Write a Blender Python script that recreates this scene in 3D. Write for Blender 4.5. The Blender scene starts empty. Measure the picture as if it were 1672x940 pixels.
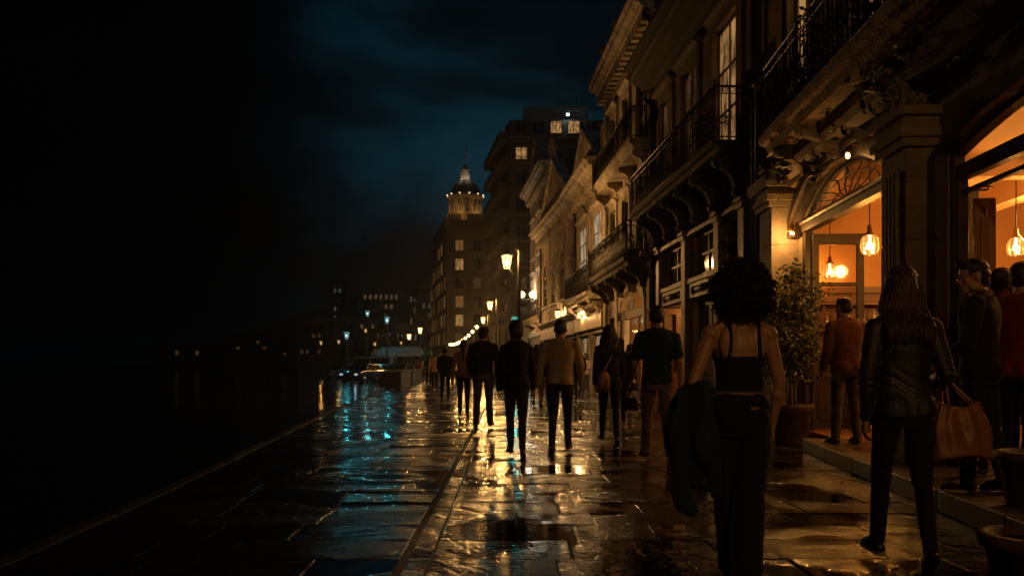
import bpy, bmesh, math, random
from math import sin, cos, pi, radians, sqrt, atan2
from mathutils import Vector as V, Matrix, noise
from mathutils.geometry import tessellate_polygon

R = random.Random(11)
SC = bpy.context.scene
COL = SC.collection
F, CH, HY = 1448.0, 1.17, 597.0            # focal length (photo pixels), eye height, horizon row


def PX(px, Y):
    return (px - 836) / F * Y


def PZ(py, Y):
    return CH - (py - HY) / F * Y


# ------------------------------------------------------------------ objects
def tag(o, label=None, cat=None, group=None, kind=None):
    if label: o['label'] = label
    if cat: o['category'] = cat
    if group: o['group'] = group
    if kind: o['kind'] = kind
    return o


def empty(name, loc, rz=0.0, label=None, cat=None, group=None):
    o = bpy.data.objects.new(name, None)
    COL.objects.link(o)
    o.location = loc
    o.rotation_euler = (0, 0, rz)
    o.empty_display_size = 0.1
    return tag(o, label, cat, group)


def link(name, me, mat=None, parent=None, loc=None, M=None):
    o = bpy.data.objects.new(name, me)
    COL.objects.link(o)
    if mat is not None and not me.materials:
        me.materials.append(mat)
    if parent: o.parent = parent
    if M is not None: o.matrix_local = M
    elif loc is not None: o.location = loc
    return o


def copy_tree(o, parent=None):
    c = o.copy()
    COL.objects.link(c)
    c.parent = parent
    for ch in list(o.children):
        copy_tree(ch, c)
    return c


def light(name, loc, power, col, radius=0.08, parent=None, kind='POINT', spot=None, rot=None):
    d = bpy.data.lights.new(name, kind)
    d.energy = power
    d.color = col
    d.shadow_soft_size = radius
    if kind == 'SPOT':
        d.spot_size = spot
        d.spot_blend = 0.6
    o = bpy.data.objects.new(name, d)
    COL.objects.link(o)
    if parent: o.parent = parent
    o.location = loc
    if rot: o.rotation_euler = rot
    return o


# ------------------------------------------------------------------ mesh builder
class MB:
    def __init__(s):
        s.v, s.f, s.sm = [], [], []

    def add(s, vs, fs, smooth=False, M=None):
        k = len(s.v)
        for p in vs:
            p = V(p)
            s.v.append(M @ p if M is not None else p)
        for f in fs:
            s.f.append([i + k for i in f])
            s.sm.append(smooth)
        return s

    def box(s, x0, x1, y0, y1, z0, z1, M=None):
        vs = [(x0, y0, z0), (x1, y0, z0), (x1, y1, z0), (x0, y1, z0), (x0, y0, z1), (x1, y0, z1), (x1, y1, z1), (x0, y1, z1)]
        return s.add(vs, [(0, 3, 2, 1), (4, 5, 6, 7), (0, 1, 5, 4), (1, 2, 6, 5), (2, 3, 7, 6), (3, 0, 4, 7)], False, M)

    def poly(s, outline, holes=(), y0=0.0, y1=0.1, M=None):
        """outline and holes in (x, z), extruded from y0 to y1"""
        loops = [list(outline)] + [list(h) for h in holes]
        tris = tessellate_polygon([[V((a, b, 0)) for a, b in l] for l in loops])
        pts = [p for l in loops for p in l]
        n = len(pts)
        vs = [(a, y0, b) for a, b in pts] + [(a, y1, b) for a, b in pts]
        fs = [tuple(t) for t in tris] + [tuple(i + n for i in reversed(t)) for t in tris]
        k = 0
        for l in loops:
            m = len(l)
            for i in range(m):
                a, b = k + i, k + (i + 1) % m
                fs.append((a, b, b + n, a + n))
            k += m
        return s.add(vs, fs, False, M)

    def sweep(s, prof, x0, x1, M=None):
        """profile in (y, z) swept along x"""
        n = len(prof)
        vs = [(x0, a, b) for a, b in prof] + [(x1, a, b) for a, b in prof]
        fs = [(i, (i + 1) % n, (i + 1) % n + n, i + n) for i in range(n)]
        tr = tessellate_polygon([[V((a, b, 0)) for a, b in prof]])
        fs += [tuple(t) for t in tr] + [tuple(i + n for i in reversed(t)) for t in tr]
        return s.add(vs, fs, False, M)

    def tube(s, pts, r, n=6, closed=False, smooth=True, M=None):
        pts = [V(p) for p in pts]
        m = len(pts)
        vs, fs = [], []
        up = None
        for i, p in enumerate(pts):
            if closed:
                d = pts[(i + 1) % m] - pts[i - 1]
            else:
                d = pts[min(i + 1, m - 1)] - pts[max(i - 1, 0)]
            if d.length < 1e-9: d = V((0, 0, 1))
            d.normalize()
            if up is None:
                up = V((0, 0, 1)) if abs(d.z) < 0.9 else V((1, 0, 0))
            a = d.cross(up)
            if a.length < 1e-4: a = d.cross(V((0.3, 1, 0.2)))
            a.normalize()
            up = a.cross(d).normalized()
            rr = r[i] if isinstance(r, (list, tuple)) else r
            for j in range(n):
                t = 2 * pi * j / n
                vs.append(p + a * (rr * cos(t)) + up * (rr * sin(t)))
        for i in range(m if closed else m - 1):
            for j in range(n):
                q, w = i * n, ((i + 1) % m) * n
                fs.append((q + j, q + (j + 1) % n, w + (j + 1) % n, w + j))
        if not closed:
            fs.append(tuple(range(n))[::-1])
            fs.append(tuple((m - 1) * n + j for j in range(n)))
        return s.add(vs, fs, smooth, M)

    def lathe(s, prof, n=16, at=(0, 0, 0), smooth=True, M=None):
        at = V(at)
        vs, fs = [], []
        for r, z in prof:
            for j in range(n):
                t = 2 * pi * j / n
                vs.append(at + V((r * cos(t), r * sin(t), z)))
        m = len(prof)
        for i in range(m - 1):
            for j in range(n):
                fs.append((i * n + j, i * n + (j + 1) % n, (i + 1) * n + (j + 1) % n, (i + 1) * n + j))
        fs.append(tuple(range(n))[::-1])
        fs.append(tuple((m - 1) * n + j for j in range(n)))
        return s.add(vs, fs, smooth, M)

    def ball(s, c, r, n=10, m=6, sc=(1, 1, 1)):
        prof = [(r * sin(pi * i / m) * 1.0 + 1e-5, -r * cos(pi * i / m)) for i in range(m + 1)]
        M = Matrix.Translation(V(c)) @ Matrix.Diagonal((sc[0], sc[1], sc[2], 1))
        return s.lathe(prof, n, (0, 0, 0), True, M)

    def mesh(s, name, fix=True):
        me = bpy.data.meshes.new(name)
        me.from_pydata([tuple(p) for p in s.v], [], s.f)
        me.polygons.foreach_set('use_smooth', s.sm)
        if fix:
            bm = bmesh.new()
            bm.from_mesh(me)
            bmesh.ops.recalc_face_normals(bm, faces=bm.faces)
            bm.to_mesh(me)
            bm.free()
        return me

    def build(s, name, mat, parent=None, fix=True, bevel=0.0, loc=None, M=None):
        o = link(name, s.mesh(name, fix), mat, parent, loc, M)
        if bevel:
            b = o.modifiers.new('b', 'BEVEL')
            b.width = bevel
            b.segments = 2
            b.limit_method = 'ANGLE'
        return o


def rect(x0, x1, z0, z1):
    return [(x0, z0), (x1, z0), (x1, z1), (x0, z1)]


def hole(x0, x1, z0, z1, rise=0.0, n=14):
    if rise <= 0: return rect(x0, x1, z0, z1)
    c, a = (x0 + x1) / 2, (x1 - x0) / 2
    seg = rise < a * 0.45
    pts = [(x0, z0), (x1, z0)]
    if seg:
        rad = (a * a + rise * rise) / (2 * rise)
        th = math.asin(a / rad)
        for i in range(n + 1):
            t = th - 2 * th * i / n
            pts.append((c + rad * sin(t), z1 + rise - rad + rad * cos(t)))
    else:
        for i in range(n + 1):
            t = pi * i / n
            pts.append((c + a * cos(t), z1 + rise * sin(t)))
    return pts


def ring(xo0, xo1, ro, xi0, xi1, ri, z0, z1):
    o, i = hole(xo0, xo1, z0, z1, ro)[1:], hole(xi0, xi1, z0, z1, ri)[1:]
    return [o[0]] + o[1:] + [(xo0, z0), (xi0, z0)] + i[:0:-1] + [i[0]]


# ------------------------------------------------------------------ materials
def nodes(name):
    m = bpy.data.materials.new(name)
    m.use_nodes = True
    nt = m.node_tree
    nt.nodes.clear()
    out = nt.nodes.new('ShaderNodeOutputMaterial')
    return m, nt, out


def N(nt, kind, **kw):
    n = nt.nodes.new(kind)
    for k, v in kw.items():
        if k.startswith('i_'):
            key = k[2:]
            n.inputs[int(key) if key.isdigit() else key].default_value = v
        else:
            setattr(n, k, v)
    return n


def coords(nt, scale=(1, 1, 1)):
    tc = N(nt, 'ShaderNodeTexCoord')
    mp = N(nt, 'ShaderNodeMapping')
    mp.inputs['Scale'].default_value = scale
    nt.links.new(tc.outputs['Object'], mp.inputs['Vector'])
    return mp.outputs['Vector']


def c4(c): return (c[0], c[1], c[2], 1)


def pm(name, col, rough=0.7, metal=0.0, var=0.3, scale=3.0, bump=0.25, bscale=60.0, bdist=0.01, stain=0.35, col2=None,
       rvar=0.1, spec=0.5, zs=1.0, sheen=0.0, coat=0.0):
    """general weathered material: fine mottling, larger stains, bump"""
    m, nt, out = nodes(name)
    L = nt.links.new
    vec = coords(nt, (1, 1, zs))
    b = N(nt, 'ShaderNodeBsdfPrincipled')
    n1 = N(nt, 'ShaderNodeTexNoise', i_Scale=scale, i_Detail=8.0, i_Roughness=0.65)
    n2 = N(nt, 'ShaderNodeTexNoise', i_Scale=scale * 0.32, i_Detail=5.0, i_Distortion=0.6)
    n3 = N(nt, 'ShaderNodeTexNoise', i_Scale=bscale, i_Detail=6.0)
    for n in (n1, n2, n3): L(vec, n.inputs['Vector'])
    r1 = N(nt, 'ShaderNodeMapRange', i_1=0.3, i_2=0.7, i_3=1 - var, i_4=1 + var)
    L(n1.outputs['Fac'], r1.inputs[0])
    r2 = N(nt, 'ShaderNodeMapRange', i_1=0.42, i_2=0.68, i_3=0.0, i_4=stain)
    L(n2.outputs['Fac'], r2.inputs[0])
    d = col2 or tuple(x * 0.35 for x in col)
    mx = N(nt, 'ShaderNodeMix', data_type='RGBA')
    mx.inputs[6].default_value = c4(col)
    mx.inputs[7].default_value = c4(d)
    L(r2.outputs[0], mx.inputs[0])
    mul = N(nt, 'ShaderNodeVectorMath', operation='SCALE')
    L(mx.outputs[2], mul.inputs[0])
    L(r1.outputs[0], mul.inputs['Scale'])
    L(mul.outputs[0], b.inputs['Base Color'])
    rr = N(nt, 'ShaderNodeMapRange', i_1=0.3, i_2=0.7, i_3=max(0.03, rough - rvar), i_4=min(1, rough + rvar))
    L(n1.outputs['Fac'], rr.inputs[0])
    L(rr.outputs[0], b.inputs['Roughness'])
    b.inputs['Metallic'].default_value = metal
    b.inputs['Specular IOR Level'].default_value = spec
    if sheen: b.inputs['Sheen Weight'].default_value = sheen
    if coat:
        b.inputs['Coat Weight'].default_value = coat
        b.inputs['Coat Roughness'].default_value = 0.15
    if bump:
        add = N(nt, 'ShaderNodeMath', operation='ADD')
        L(n3.outputs['Fac'], add.inputs[0])
        L(n1.outputs['Fac'], add.inputs[1])
        bp = N(nt, 'ShaderNodeBump', i_Strength=bump, i_Distance=bdist)
        L(add.outputs[0], bp.inputs['Height'])
        L(bp.outputs[0], b.inputs['Normal'])
    L(b.outputs[0], out.inputs[0])
    return m


def glow(name, col, strength, clear=True):
    """the glowing glass or filament of a lamp; lets light through"""
    m, nt, out = nodes(name)
    e = N(nt, 'ShaderNodeEmission', i_Color=c4(col), i_Strength=strength)
    if clear:
        a = N(nt, 'ShaderNodeAddShader')
        t = N(nt, 'ShaderNodeBsdfTransparent')
        nt.links.new(e.outputs[0], a.inputs[0])
        nt.links.new(t.outputs[0], a.inputs[1])
        nt.links.new(a.outputs[0], out.inputs[0])
    else:
        nt.links.new(e.outputs[0], out.inputs[0])
    return m


def litwin(name, col, strength, sc=1.6):
    """a lit room behind a pane: uneven, with curtains and furniture-like blocks"""
    m, nt, out = nodes(name)
    L = nt.links.new
    tc = N(nt, 'ShaderNodeTexCoord')
    mp = N(nt, 'ShaderNodeMapping')
    mp.inputs['Scale'].default_value = (sc * 2, sc * 2, sc * 0.7)
    L(tc.outputs['Object'], mp.inputs['Vector'])
    oi = N(nt, 'ShaderNodeObjectInfo')
    ad = N(nt, 'ShaderNodeVectorMath', operation='ADD')
    sc_ = N(nt, 'ShaderNodeVectorMath', operation='SCALE')
    sc_.inputs['Scale'].default_value = 37.0
    cb = N(nt, 'ShaderNodeCombineXYZ')
    L(oi.outputs['Random'], cb.inputs[0]); L(oi.outputs['Random'], cb.inputs[2])
    L(cb.outputs[0], sc_.inputs[0])
    L(mp.outputs[0], ad.inputs[0]); L(sc_.outputs[0], ad.inputs[1])
    n = N(nt, 'ShaderNodeTexNoise', i_Scale=1.6, i_Detail=3.0)
    L(ad.outputs[0], n.inputs['Vector'])
    r = N(nt, 'ShaderNodeMapRange', i_1=0.36, i_2=0.62, i_3=0.12, i_4=1.0)
    L(n.outputs['Fac'], r.inputs[0])
    q = N(nt, 'ShaderNodeMath', operation='MULTIPLY')
    q.inputs[1].default_value = strength
    L(r.outputs[0], q.inputs[0])
    e = N(nt, 'ShaderNodeEmission', i_Color=c4(col))
    L(q.outputs[0], e.inputs['Strength'])
    g = N(nt, 'ShaderNodeBsdfGlossy', i_Roughness=0.05)
    g.inputs['Color'].default_value = (0.06, 0.06, 0.06, 1)
    a = N(nt, 'ShaderNodeAddShader')
    L(e.outputs[0], a.inputs[0]); L(g.outputs[0], a.inputs[1])
    L(a.outputs[0], out.inputs[0])
    return m


def clearglass(name, tint=(0.9, 0.88, 0.82), refl=0.9, wavy=0.0):
    m, nt, out = nodes(name)
    L = nt.links.new
    t = N(nt, 'ShaderNodeBsdfTransparent'); t.inputs[0].default_value = c4(tint)
    g = N(nt, 'ShaderNodeBsdfGlossy', i_Roughness=0.04); g.inputs[0].default_value = (refl, refl, refl, 1)
    fr = N(nt, 'ShaderNodeLayerWeight', i_Blend=0.5)
    p5 = N(nt, 'ShaderNodeMath', operation='POWER'); p5.inputs[1].default_value = 4.5
    L(fr.outputs['Facing'], p5.inputs[0])
    ma = N(nt, 'ShaderNodeMath', operation='MULTIPLY_ADD'); ma.inputs[1].default_value = .9; ma.inputs[2].default_value = .045
    L(p5.outputs[0], ma.inputs[0])
    if wavy:
        n = N(nt, 'ShaderNodeTexNoise', i_Scale=14.0, i_Detail=2.0)
        L(coords(nt), n.inputs['Vector'])
        bp = N(nt, 'ShaderNodeBump', i_Strength=wavy, i_Distance=0.02)
        L(n.outputs['Fac'], bp.inputs['Height'])
        L(bp.outputs[0], g.inputs['Normal'])
    mx = N(nt, 'ShaderNodeMixShader')
    L(ma.outputs[0], mx.inputs[0]); L(t.outputs[0], mx.inputs[1]); L(g.outputs[0], mx.inputs[2])
    L(mx.outputs[0], out.inputs[0])
    return m


def paving(name, base=(0.017, 0.0145, 0.0125), island=True):
    """rain-wet stone: puddled and drier areas, gritty split surface; each slab a little different"""
    m, nt, out = nodes(name)
    L = nt.links.new
    tc = N(nt, 'ShaderNodeTexCoord')
    vec = tc.outputs['Object']
    b = N(nt, 'ShaderNodeBsdfPrincipled')
    gi = N(nt, 'ShaderNodeNewGeometry')
    big = N(nt, 'ShaderNodeTexNoise', i_Scale=0.9, i_Detail=5.0, i_Distortion=1.0)
    mid = N(nt, 'ShaderNodeTexNoise', i_Scale=8.0, i_Detail=2.5, i_Roughness=0.5)
    fine = N(nt, 'ShaderNodeTexNoise', i_Scale=30.0, i_Detail=2.5, i_Roughness=0.6)
    for n in (big, mid, fine): L(vec, n.inputs['Vector'])
    isl = gi.outputs['Random Per Island']
    rc = N(nt, 'ShaderNodeMapRange', i_1=0.3, i_2=0.7, i_3=0.55, i_4=1.45)
    L(mid.outputs['Fac'], rc.inputs[0])
    r2 = N(nt, 'ShaderNodeMapRange', i_1=0, i_2=1, i_3=0.6, i_4=1.4)
    L(isl, r2.inputs[0])
    rm = N(nt, 'ShaderNodeMath', operation='MULTIPLY'); L(rc.outputs[0], rm.inputs[0])
    if island: L(r2.outputs[0], rm.inputs[1])
    else: rm.inputs[1].default_value = 1
    mul = N(nt, 'ShaderNodeVectorMath', operation='SCALE'); mul.inputs[0].default_value = base
    L(rm.outputs[0], mul.inputs['Scale'])
    L(mul.outputs[0], b.inputs['Base Color'])
    # wetness: 0 puddle .. 1 nearly dry
    s1 = N(nt, 'ShaderNodeMath', operation='MULTIPLY_ADD'); s1.inputs[1].default_value = 0.20 if island else 0.0
    L(isl, s1.inputs[0]); L(big.outputs['Fac'], s1.inputs[2])
    dry = N(nt, 'ShaderNodeMapRange', i_1=0.50, i_2=0.76, i_3=0.0, i_4=1.0)
    L(s1.outputs[0], dry.inputs[0])
    ro = N(nt, 'ShaderNodeMath', operation='MULTIPLY_ADD'); ro.inputs[1].default_value = 0.24; ro.inputs[2].default_value = 0.03
    L(dry.outputs[0], ro.inputs[0])
    mr = N(nt, 'ShaderNodeMath', operation='MULTIPLY_ADD'); mr.inputs[1].default_value = 0.08
    L(mid.outputs['Fac'], mr.inputs[0]); L(ro.outputs[0], mr.inputs[2])
    L(mr.outputs[0], b.inputs['Roughness'])
    b.inputs['Specular IOR Level'].default_value = 0.75
    amp = N(nt, 'ShaderNodeMapRange', i_1=0, i_2=1, i_3=0.07, i_4=1.2)
    L(dry.outputs[0], amp.inputs[0])
    h1 = N(nt, 'ShaderNodeMath', operation='MULTIPLY'); h1.inputs[1].default_value = 0.42; L(fine.outputs['Fac'], h1.inputs[0])
    h2 = N(nt, 'ShaderNodeMath', operation='ADD'); L(mid.outputs['Fac'], h2.inputs[0]); L(h1.outputs[0], h2.inputs[1])
    h3 = N(nt, 'ShaderNodeMath', operation='MULTIPLY'); L(h2.outputs[0], h3.inputs[0]); L(amp.outputs[0], h3.inputs[1])
    bp = N(nt, 'ShaderNodeBump', i_Strength=BUMP, i_Distance=0.021)
    L(h3.outputs[0], bp.inputs['Height']); L(bp.outputs[0], b.inputs['Normal'])
    L(b.outputs[0], out.inputs[0])
    return m


BUMP = 1.0
MAT = {
    'stone': pm('weathered_stone', (0.23, 0.19, 0.15), 0.75, var=0.4, scale=2.6, bump=0.6, bscale=24, bdist=0.02, stain=0.75),
    'plaster': pm('cream_plaster', (0.52, 0.46, 0.39), 0.8, var=0.5, scale=4.0, bump=0.5, bscale=30, bdist=.02, stain=0.85, col2=(0.11, 0.085, 0.065), zs=.5),
    'plaster2': pm('aged_plaster', (0.30, 0.24, 0.18), 0.8, var=0.3, scale=2.0, bump=0.4, bscale=30, stain=0.7, col2=(0.09, 0.07, 0.055)),
    'peel': pm('peeling_plaster', (0.44, 0.33, 0.25), 0.8, var=0.5, scale=3.2, bump=0.9, bscale=22, bdist=0.03, stain=0.9, col2=(0.08, 0.06, 0.045), zs=.45),
    'trim': pm('pale_trim', (0.58, 0.52, 0.44), 0.7, var=0.5, scale=5.5, bump=0.4, stain=0.8, col2=(0.13, 0.10, 0.075), zs=.5),
    'darkwall': pm('soot_dark_wall', (0.07, 0.062, 0.055), 0.85, var=0.3, scale=1.5, bump=0.4, bscale=20, bdist=0.02, stain=0.6),
    'concrete': pm('dull_concrete', (0.10, 0.083, 0.07), 0.85, var=0.2, scale=0.7, bump=0.2, bscale=8, stain=0.5),
    'limestone': pm('grey_limestone', (0.22, 0.175, 0.135), 0.8, var=0.2, scale=0.6, bump=0.2, bscale=8, stain=0.4),
    'iron': pm('black_wrought_iron', (0.012, 0.012, 0.013), 0.5, metal=0.4, var=0.3, scale=20, bump=0.2, stain=0.3),
    'wood': pm('dark_varnished_wood', (0.03, 0.019, 0.012), 0.5, var=0.4, scale=5, zs=0.12, bump=0.35, bscale=30, stain=0.4),
    'paintwood': pm('worn_painted_wood', (0.20, 0.15, 0.105), 0.55, var=0.35, scale=6, zs=0.2, bump=0.4, bscale=30, stain=0.5),
    'orangewood': pm('warm_brown_wood', (0.22, 0.10, 0.045), 0.45, var=0.35, scale=4, zs=0.15, bump=0.3, stain=0.4),
    'greenpaint': pm('black_painted_frame', (0.014, 0.013, 0.012), 0.35, var=0.3, scale=8, bump=0.15, stain=0.2),
    'ochre': pm('ochre_interior_plaster', (0.50, 0.27, 0.11), 0.8, var=0.14, scale=1.2, bump=0.25, bscale=20, stain=0.35),
    'roofdark': pm('dark_roof_tiles', (0.03, 0.028, 0.028), 0.7, var=0.3, scale=6, bump=0.4),
    'kerb': pm('worn_kerb_stone', (0.014, 0.012, 0.011), 0.75, var=0.5, scale=3, bump=0.8, bscale=30, bdist=.02, stain=0.8, spec=.25),
    'terrace': pm('wet_terrace_flags', (0.10, 0.075, 0.055), 0.32, var=0.4, scale=4, bump=0.5, bscale=30, rvar=0.15, stain=0.5),
    'pane': pm('dark_window_glass', (0.01, 0.011, 0.013), 0.06, var=0.2, scale=3, bump=0.05, bscale=6, rvar=0.03, spec=0.8, stain=0),
    'glass': clearglass('clear_glass'),
    'oldglass': clearglass('old_wavy_glass', (0.97, 0.88, 0.7), .8, 0.25),
    'lamp_glow': glow('street_lamp_glow', (1.0, 0.52, 0.15), 2.0),
    'lamp_core': glow('street_lamp_filament', (1.0, 0.7, 0.33), 9),
    'bulb': glow('warm_bulb_glow', (1.0, 0.66, 0.28), 8),
    'globe': glow('warm_globe_glow', (1.0, 0.62, 0.25), 2.2),
    'white_glow': glow('cool_white_lamp_glow', (0.6, 0.95, 1.0), 5),
    'teal_glow': glow('teal_neon_glow', (0.02, 0.75, 0.65), 0.35),
    'dome_glow': glow('dome_flood_lamp_glow', (1.0, 0.62, 0.24), 1.1),
    'win_amber': litwin('amber_lit_room', (1.0, 0.52, 0.17), 0.45),
    'win_amber_dim': litwin('dim_amber_room', (1.0, 0.45, 0.12), 0.22),
    'win_far': litwin('far_amber_room', (1.0, 0.55, 0.24), 0.12),
    'win_far_white': litwin('far_white_room', (0.7, 0.85, 0.8), 0.08),
    'win_cream': litwin('bright_curtained_room', (1.0, 0.74, 0.46), 0.5),
    'ceil': pm('cream_ceiling', (0.72, 0.46, 0.24), .8, var=.12, scale=1.2, bump=.15, stain=.25),
    'panelwood': pm('red_brown_panelling', (0.12, 0.05, 0.022), .45, var=.35, scale=4, zs=.15, bump=.3, stain=.4),
    'win_room': litwin('warm_upstairs_room', (1.0, 0.5, 0.17), 0.4),
    'bollard': pm('plain_bollard_grey', (.03, .03, .03), .7),  # plain dark grey, not assigned to any object
    'stepstone': pm('worn_step_stone', (0.12, 0.10, 0.082), 0.5, var=0.35, scale=5, bump=0.5, bscale=40, stain=0.5),
    'soot': pm('sooty_planter_stone', (0.022, 0.019, 0.017), 0.7, bump=.4, bscale=20),
    'joint': pm('gritty_wet_joint', (0.012, 0.011, 0.010), 0.55, bump=.5, bscale=80),
    'win_dim_orange': litwin('faint_curtained_room', (0.9, 0.42, 0.14), 0.07),
    'shop': litwin('lit_shop_interior', (1.0, 0.62, 0.3), 0.38, 1.0),
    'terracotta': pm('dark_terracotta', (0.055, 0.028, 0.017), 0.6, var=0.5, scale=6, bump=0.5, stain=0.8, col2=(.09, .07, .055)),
    'soil': pm('damp_soil', (0.02, 0.014, 0.01), 0.9, bump=0.8, bscale=30),
    'bark': pm('thin_bark', (0.07, 0.05, 0.035), 0.8, bump=0.5, scale=12),
    'leaf': pm('green_leaf', (0.042, 0.058, 0.014), 0.45, var=0.4, scale=6, bump=0.1, stain=0.3),
    'leafdark': pm('dark_green_leaf', (0.03, 0.045, 0.015), 0.5, var=0.4, scale=6, bump=0.1, stain=0.3),
    'brass': pm('old_brass', (0.35, 0.22, 0.08), 0.35, metal=0.9, var=0.3, scale=10, bump=0.1),
    'tyre': pm('tyre_rubber', (0.015, 0.015, 0.015), 0.8),
    'chrome': pm('dull_chrome', (0.4, 0.4, 0.4), 0.2, metal=1.0, var=0.1, bump=0.02),
    'canvas': pm('pale_canvas', (0.30, 0.33, 0.33), 0.8, var=0.2, bump=0.2, stain=0.3),
    'tealcanvas': pm('teal_canvas', (0.03, 0.17, 0.16), 0.8, var=0.2, bump=0.2, stain=0.3),
    'paper': pm('white_paper', (0.8, 0.74, 0.64), 0.8, var=0.08, bump=0.05, stain=0.05),
    'signpaint': pm('faded_sign_board', (0.24, 0.18, 0.12), 0.5, var=0.35, scale=3, bump=0.3, stain=0.6, col2=(0.4, 0.33, 0.24)),
    'road': paving('wet_asphalt', (0.014, 0.014, 0.016), False),
    'pave': paving('wet_stone_slabs'),
}
MAT['cool_glass'] = glow('cool_lamp_glass', (.45, .75, .75), .14)
MAT['cool_core'] = glow('cool_lamp_core', (.7, 1, 1), 1.0)
MAT['far_glass'] = glow('far_lamp_glass', (1.0, .5, .15), .22)
MAT['far_core'] = glow('far_lamp_core', (1, .6, .25), .9)
SKY = 0.038; HAZE = 0.00035
# ------------------------------------------------------------------ figures
def capsule(a, b, ra, rb, n=12):
    a, b = V(a), V(b)
    d = b - a
    L = d.length or 1e-6
    d = d / L
    u = d.cross(V((0, 0, 1)) if abs(d.z) < 0.9 else V((0, 1, 0))).normalized()
    w = d.cross(u)
    rings = []
    for t in (80, 50, 20): rings.append((a - d * ra * sin(radians(t)), ra * cos(radians(t))))
    rings.append((a + d * L * 0.5, (ra + rb) / 2))
    for t in (20, 50, 80): rings.append((b + d * rb * sin(radians(t)), rb * cos(radians(t))))
    vs, fs = [], []
    for c, r in rings:
        for j in range(n):
            q = 2 * pi * j / n
            vs.append(c + u * r * cos(q) + w * r * sin(q))
    m = len(rings)
    for i in range(m - 1):
        for j in range(n):
            fs.append((i * n + j, i * n + (j + 1) % n, (i + 1) * n + (j + 1) % n, (i + 1) * n + j))
    fs.append(tuple(range(n))[::-1]); fs.append(tuple((m - 1) * n + j for j in range(n)))
    return vs, fs


def ellip(c, rx, ry, rz, M=None, n=14, m=9):
    c = V(c)
    vs, fs = [], []
    for i in range(m + 1):
        t = pi * (i + 0.001) / (m + 0.002)
        for j in range(n):
            q = 2 * pi * j / n
            p = V((rx * sin(t) * cos(q), ry * sin(t) * sin(q), -rz * cos(t)))
            vs.append(c + (M @ p if M is not None else p))
    for i in range(m):
        for j in range(n):
            fs.append((i * n + j, i * n + (j + 1) % n, (i + 1) * n + (j + 1) % n, (i + 1) * n + j))
    fs.append(tuple(range(n))[::-1]); fs.append(tuple(m * n + j for j in range(n)))
    return vs, fs


def loft(rings, n=22, ex=2.3):
    """rings (x, y, z, rx, ry): stacked super-ellipses, closed"""
    vs, fs = [], []
    for x, y, z, rx, ry in rings:
        for j in range(n):
            q = 2 * pi * j / n
            cx, sx = cos(q), sin(q)
            k = (abs(cx) ** ex + abs(sx) ** ex) ** (-1 / ex)
            vs.append(V((x + rx * cx * k, y + ry * sx * k, z)))
    m = len(rings)
    for i in range(m - 1):
        for j in range(n):
            fs.append((i * n + j, i * n + (j + 1) % n, (i + 1) * n + (j + 1) % n, (i + 1) * n + j))
    fs.append(tuple(range(n))[::-1]); fs.append(tuple((m - 1) * n + j for j in range(n)))
    return vs, fs


def fuse(name, pieces, vox, k=1.0, smooth=3, disp=None, clamp=None, cut=None):
    """one continuous skin grown over overlapping pieces"""
    b = MB()
    for vs, fs in pieces: b.add(vs, fs)
    me = b.mesh(name)
    o = bpy.data.objects.new('tmp', me)
    COL.objects.link(o)
    r = o.modifiers.new('r', 'REMESH'); r.mode = 'VOXEL'; r.voxel_size = vox; r.use_smooth_shade = True
    s = o.modifiers.new('s', 'SMOOTH'); s.iterations = smooth; s.factor = 0.5
    dg = bpy.context.evaluated_depsgraph_get()
    dg.update()
    me2 = bpy.data.meshes.new_from_object(o.evaluated_get(dg))
    bpy.data.objects.remove(o); bpy.data.meshes.remove(me)
    me2.name = name
    if disp:
        cs = [v.co + v.normal * disp(v.co) for v in me2.vertices]
    else:
        cs = [v.co.copy() for v in me2.vertices]
    fl = []
    for c in cs:
        if clamp is not None and c.z < clamp: c.z = clamp
        fl += [c.x * k, c.y * k, c.z * k]
    me2.vertices.foreach_set('co', fl)
    me2.update()
    if cut:
        bm = bmesh.new(); bm.from_mesh(me2)
        bmesh.ops.delete(bm, geom=[f for f in bm.faces if cut(f.calc_center_median() / k)], context='FACES')
        bm.to_mesh(me2); bm.free()
    me2.polygons.foreach_set('use_smooth', [True] * len(me2.polygons))
    return me2


def folds(amp, seed, zs=0.35, f=9.0):
    off = V((seed * 3.1, seed * 1.7, seed * 0.9))
    def d(c):
        p = V((c.x * f, c.y * f, c.z * f * zs)) + off
        n = noise.noise(p) + 0.5 * noise.noise(p * 2.3)
        q = V((c.x * 4 + c.z * 9, c.y * 4, c.z * 14)) + off
        return amp * (n + 0.6 * noise.noise(q))
    return d


def cloth(name, col, rough=0.88, var=0.15, bscale=220, bump=0.25, sheen=0.06, spec=0.2):
    return pm(name, col, rough, var=var, scale=5, bump=bump, bscale=bscale, bdist=0.002, stain=0.15, sheen=sheen, spec=spec)


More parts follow.
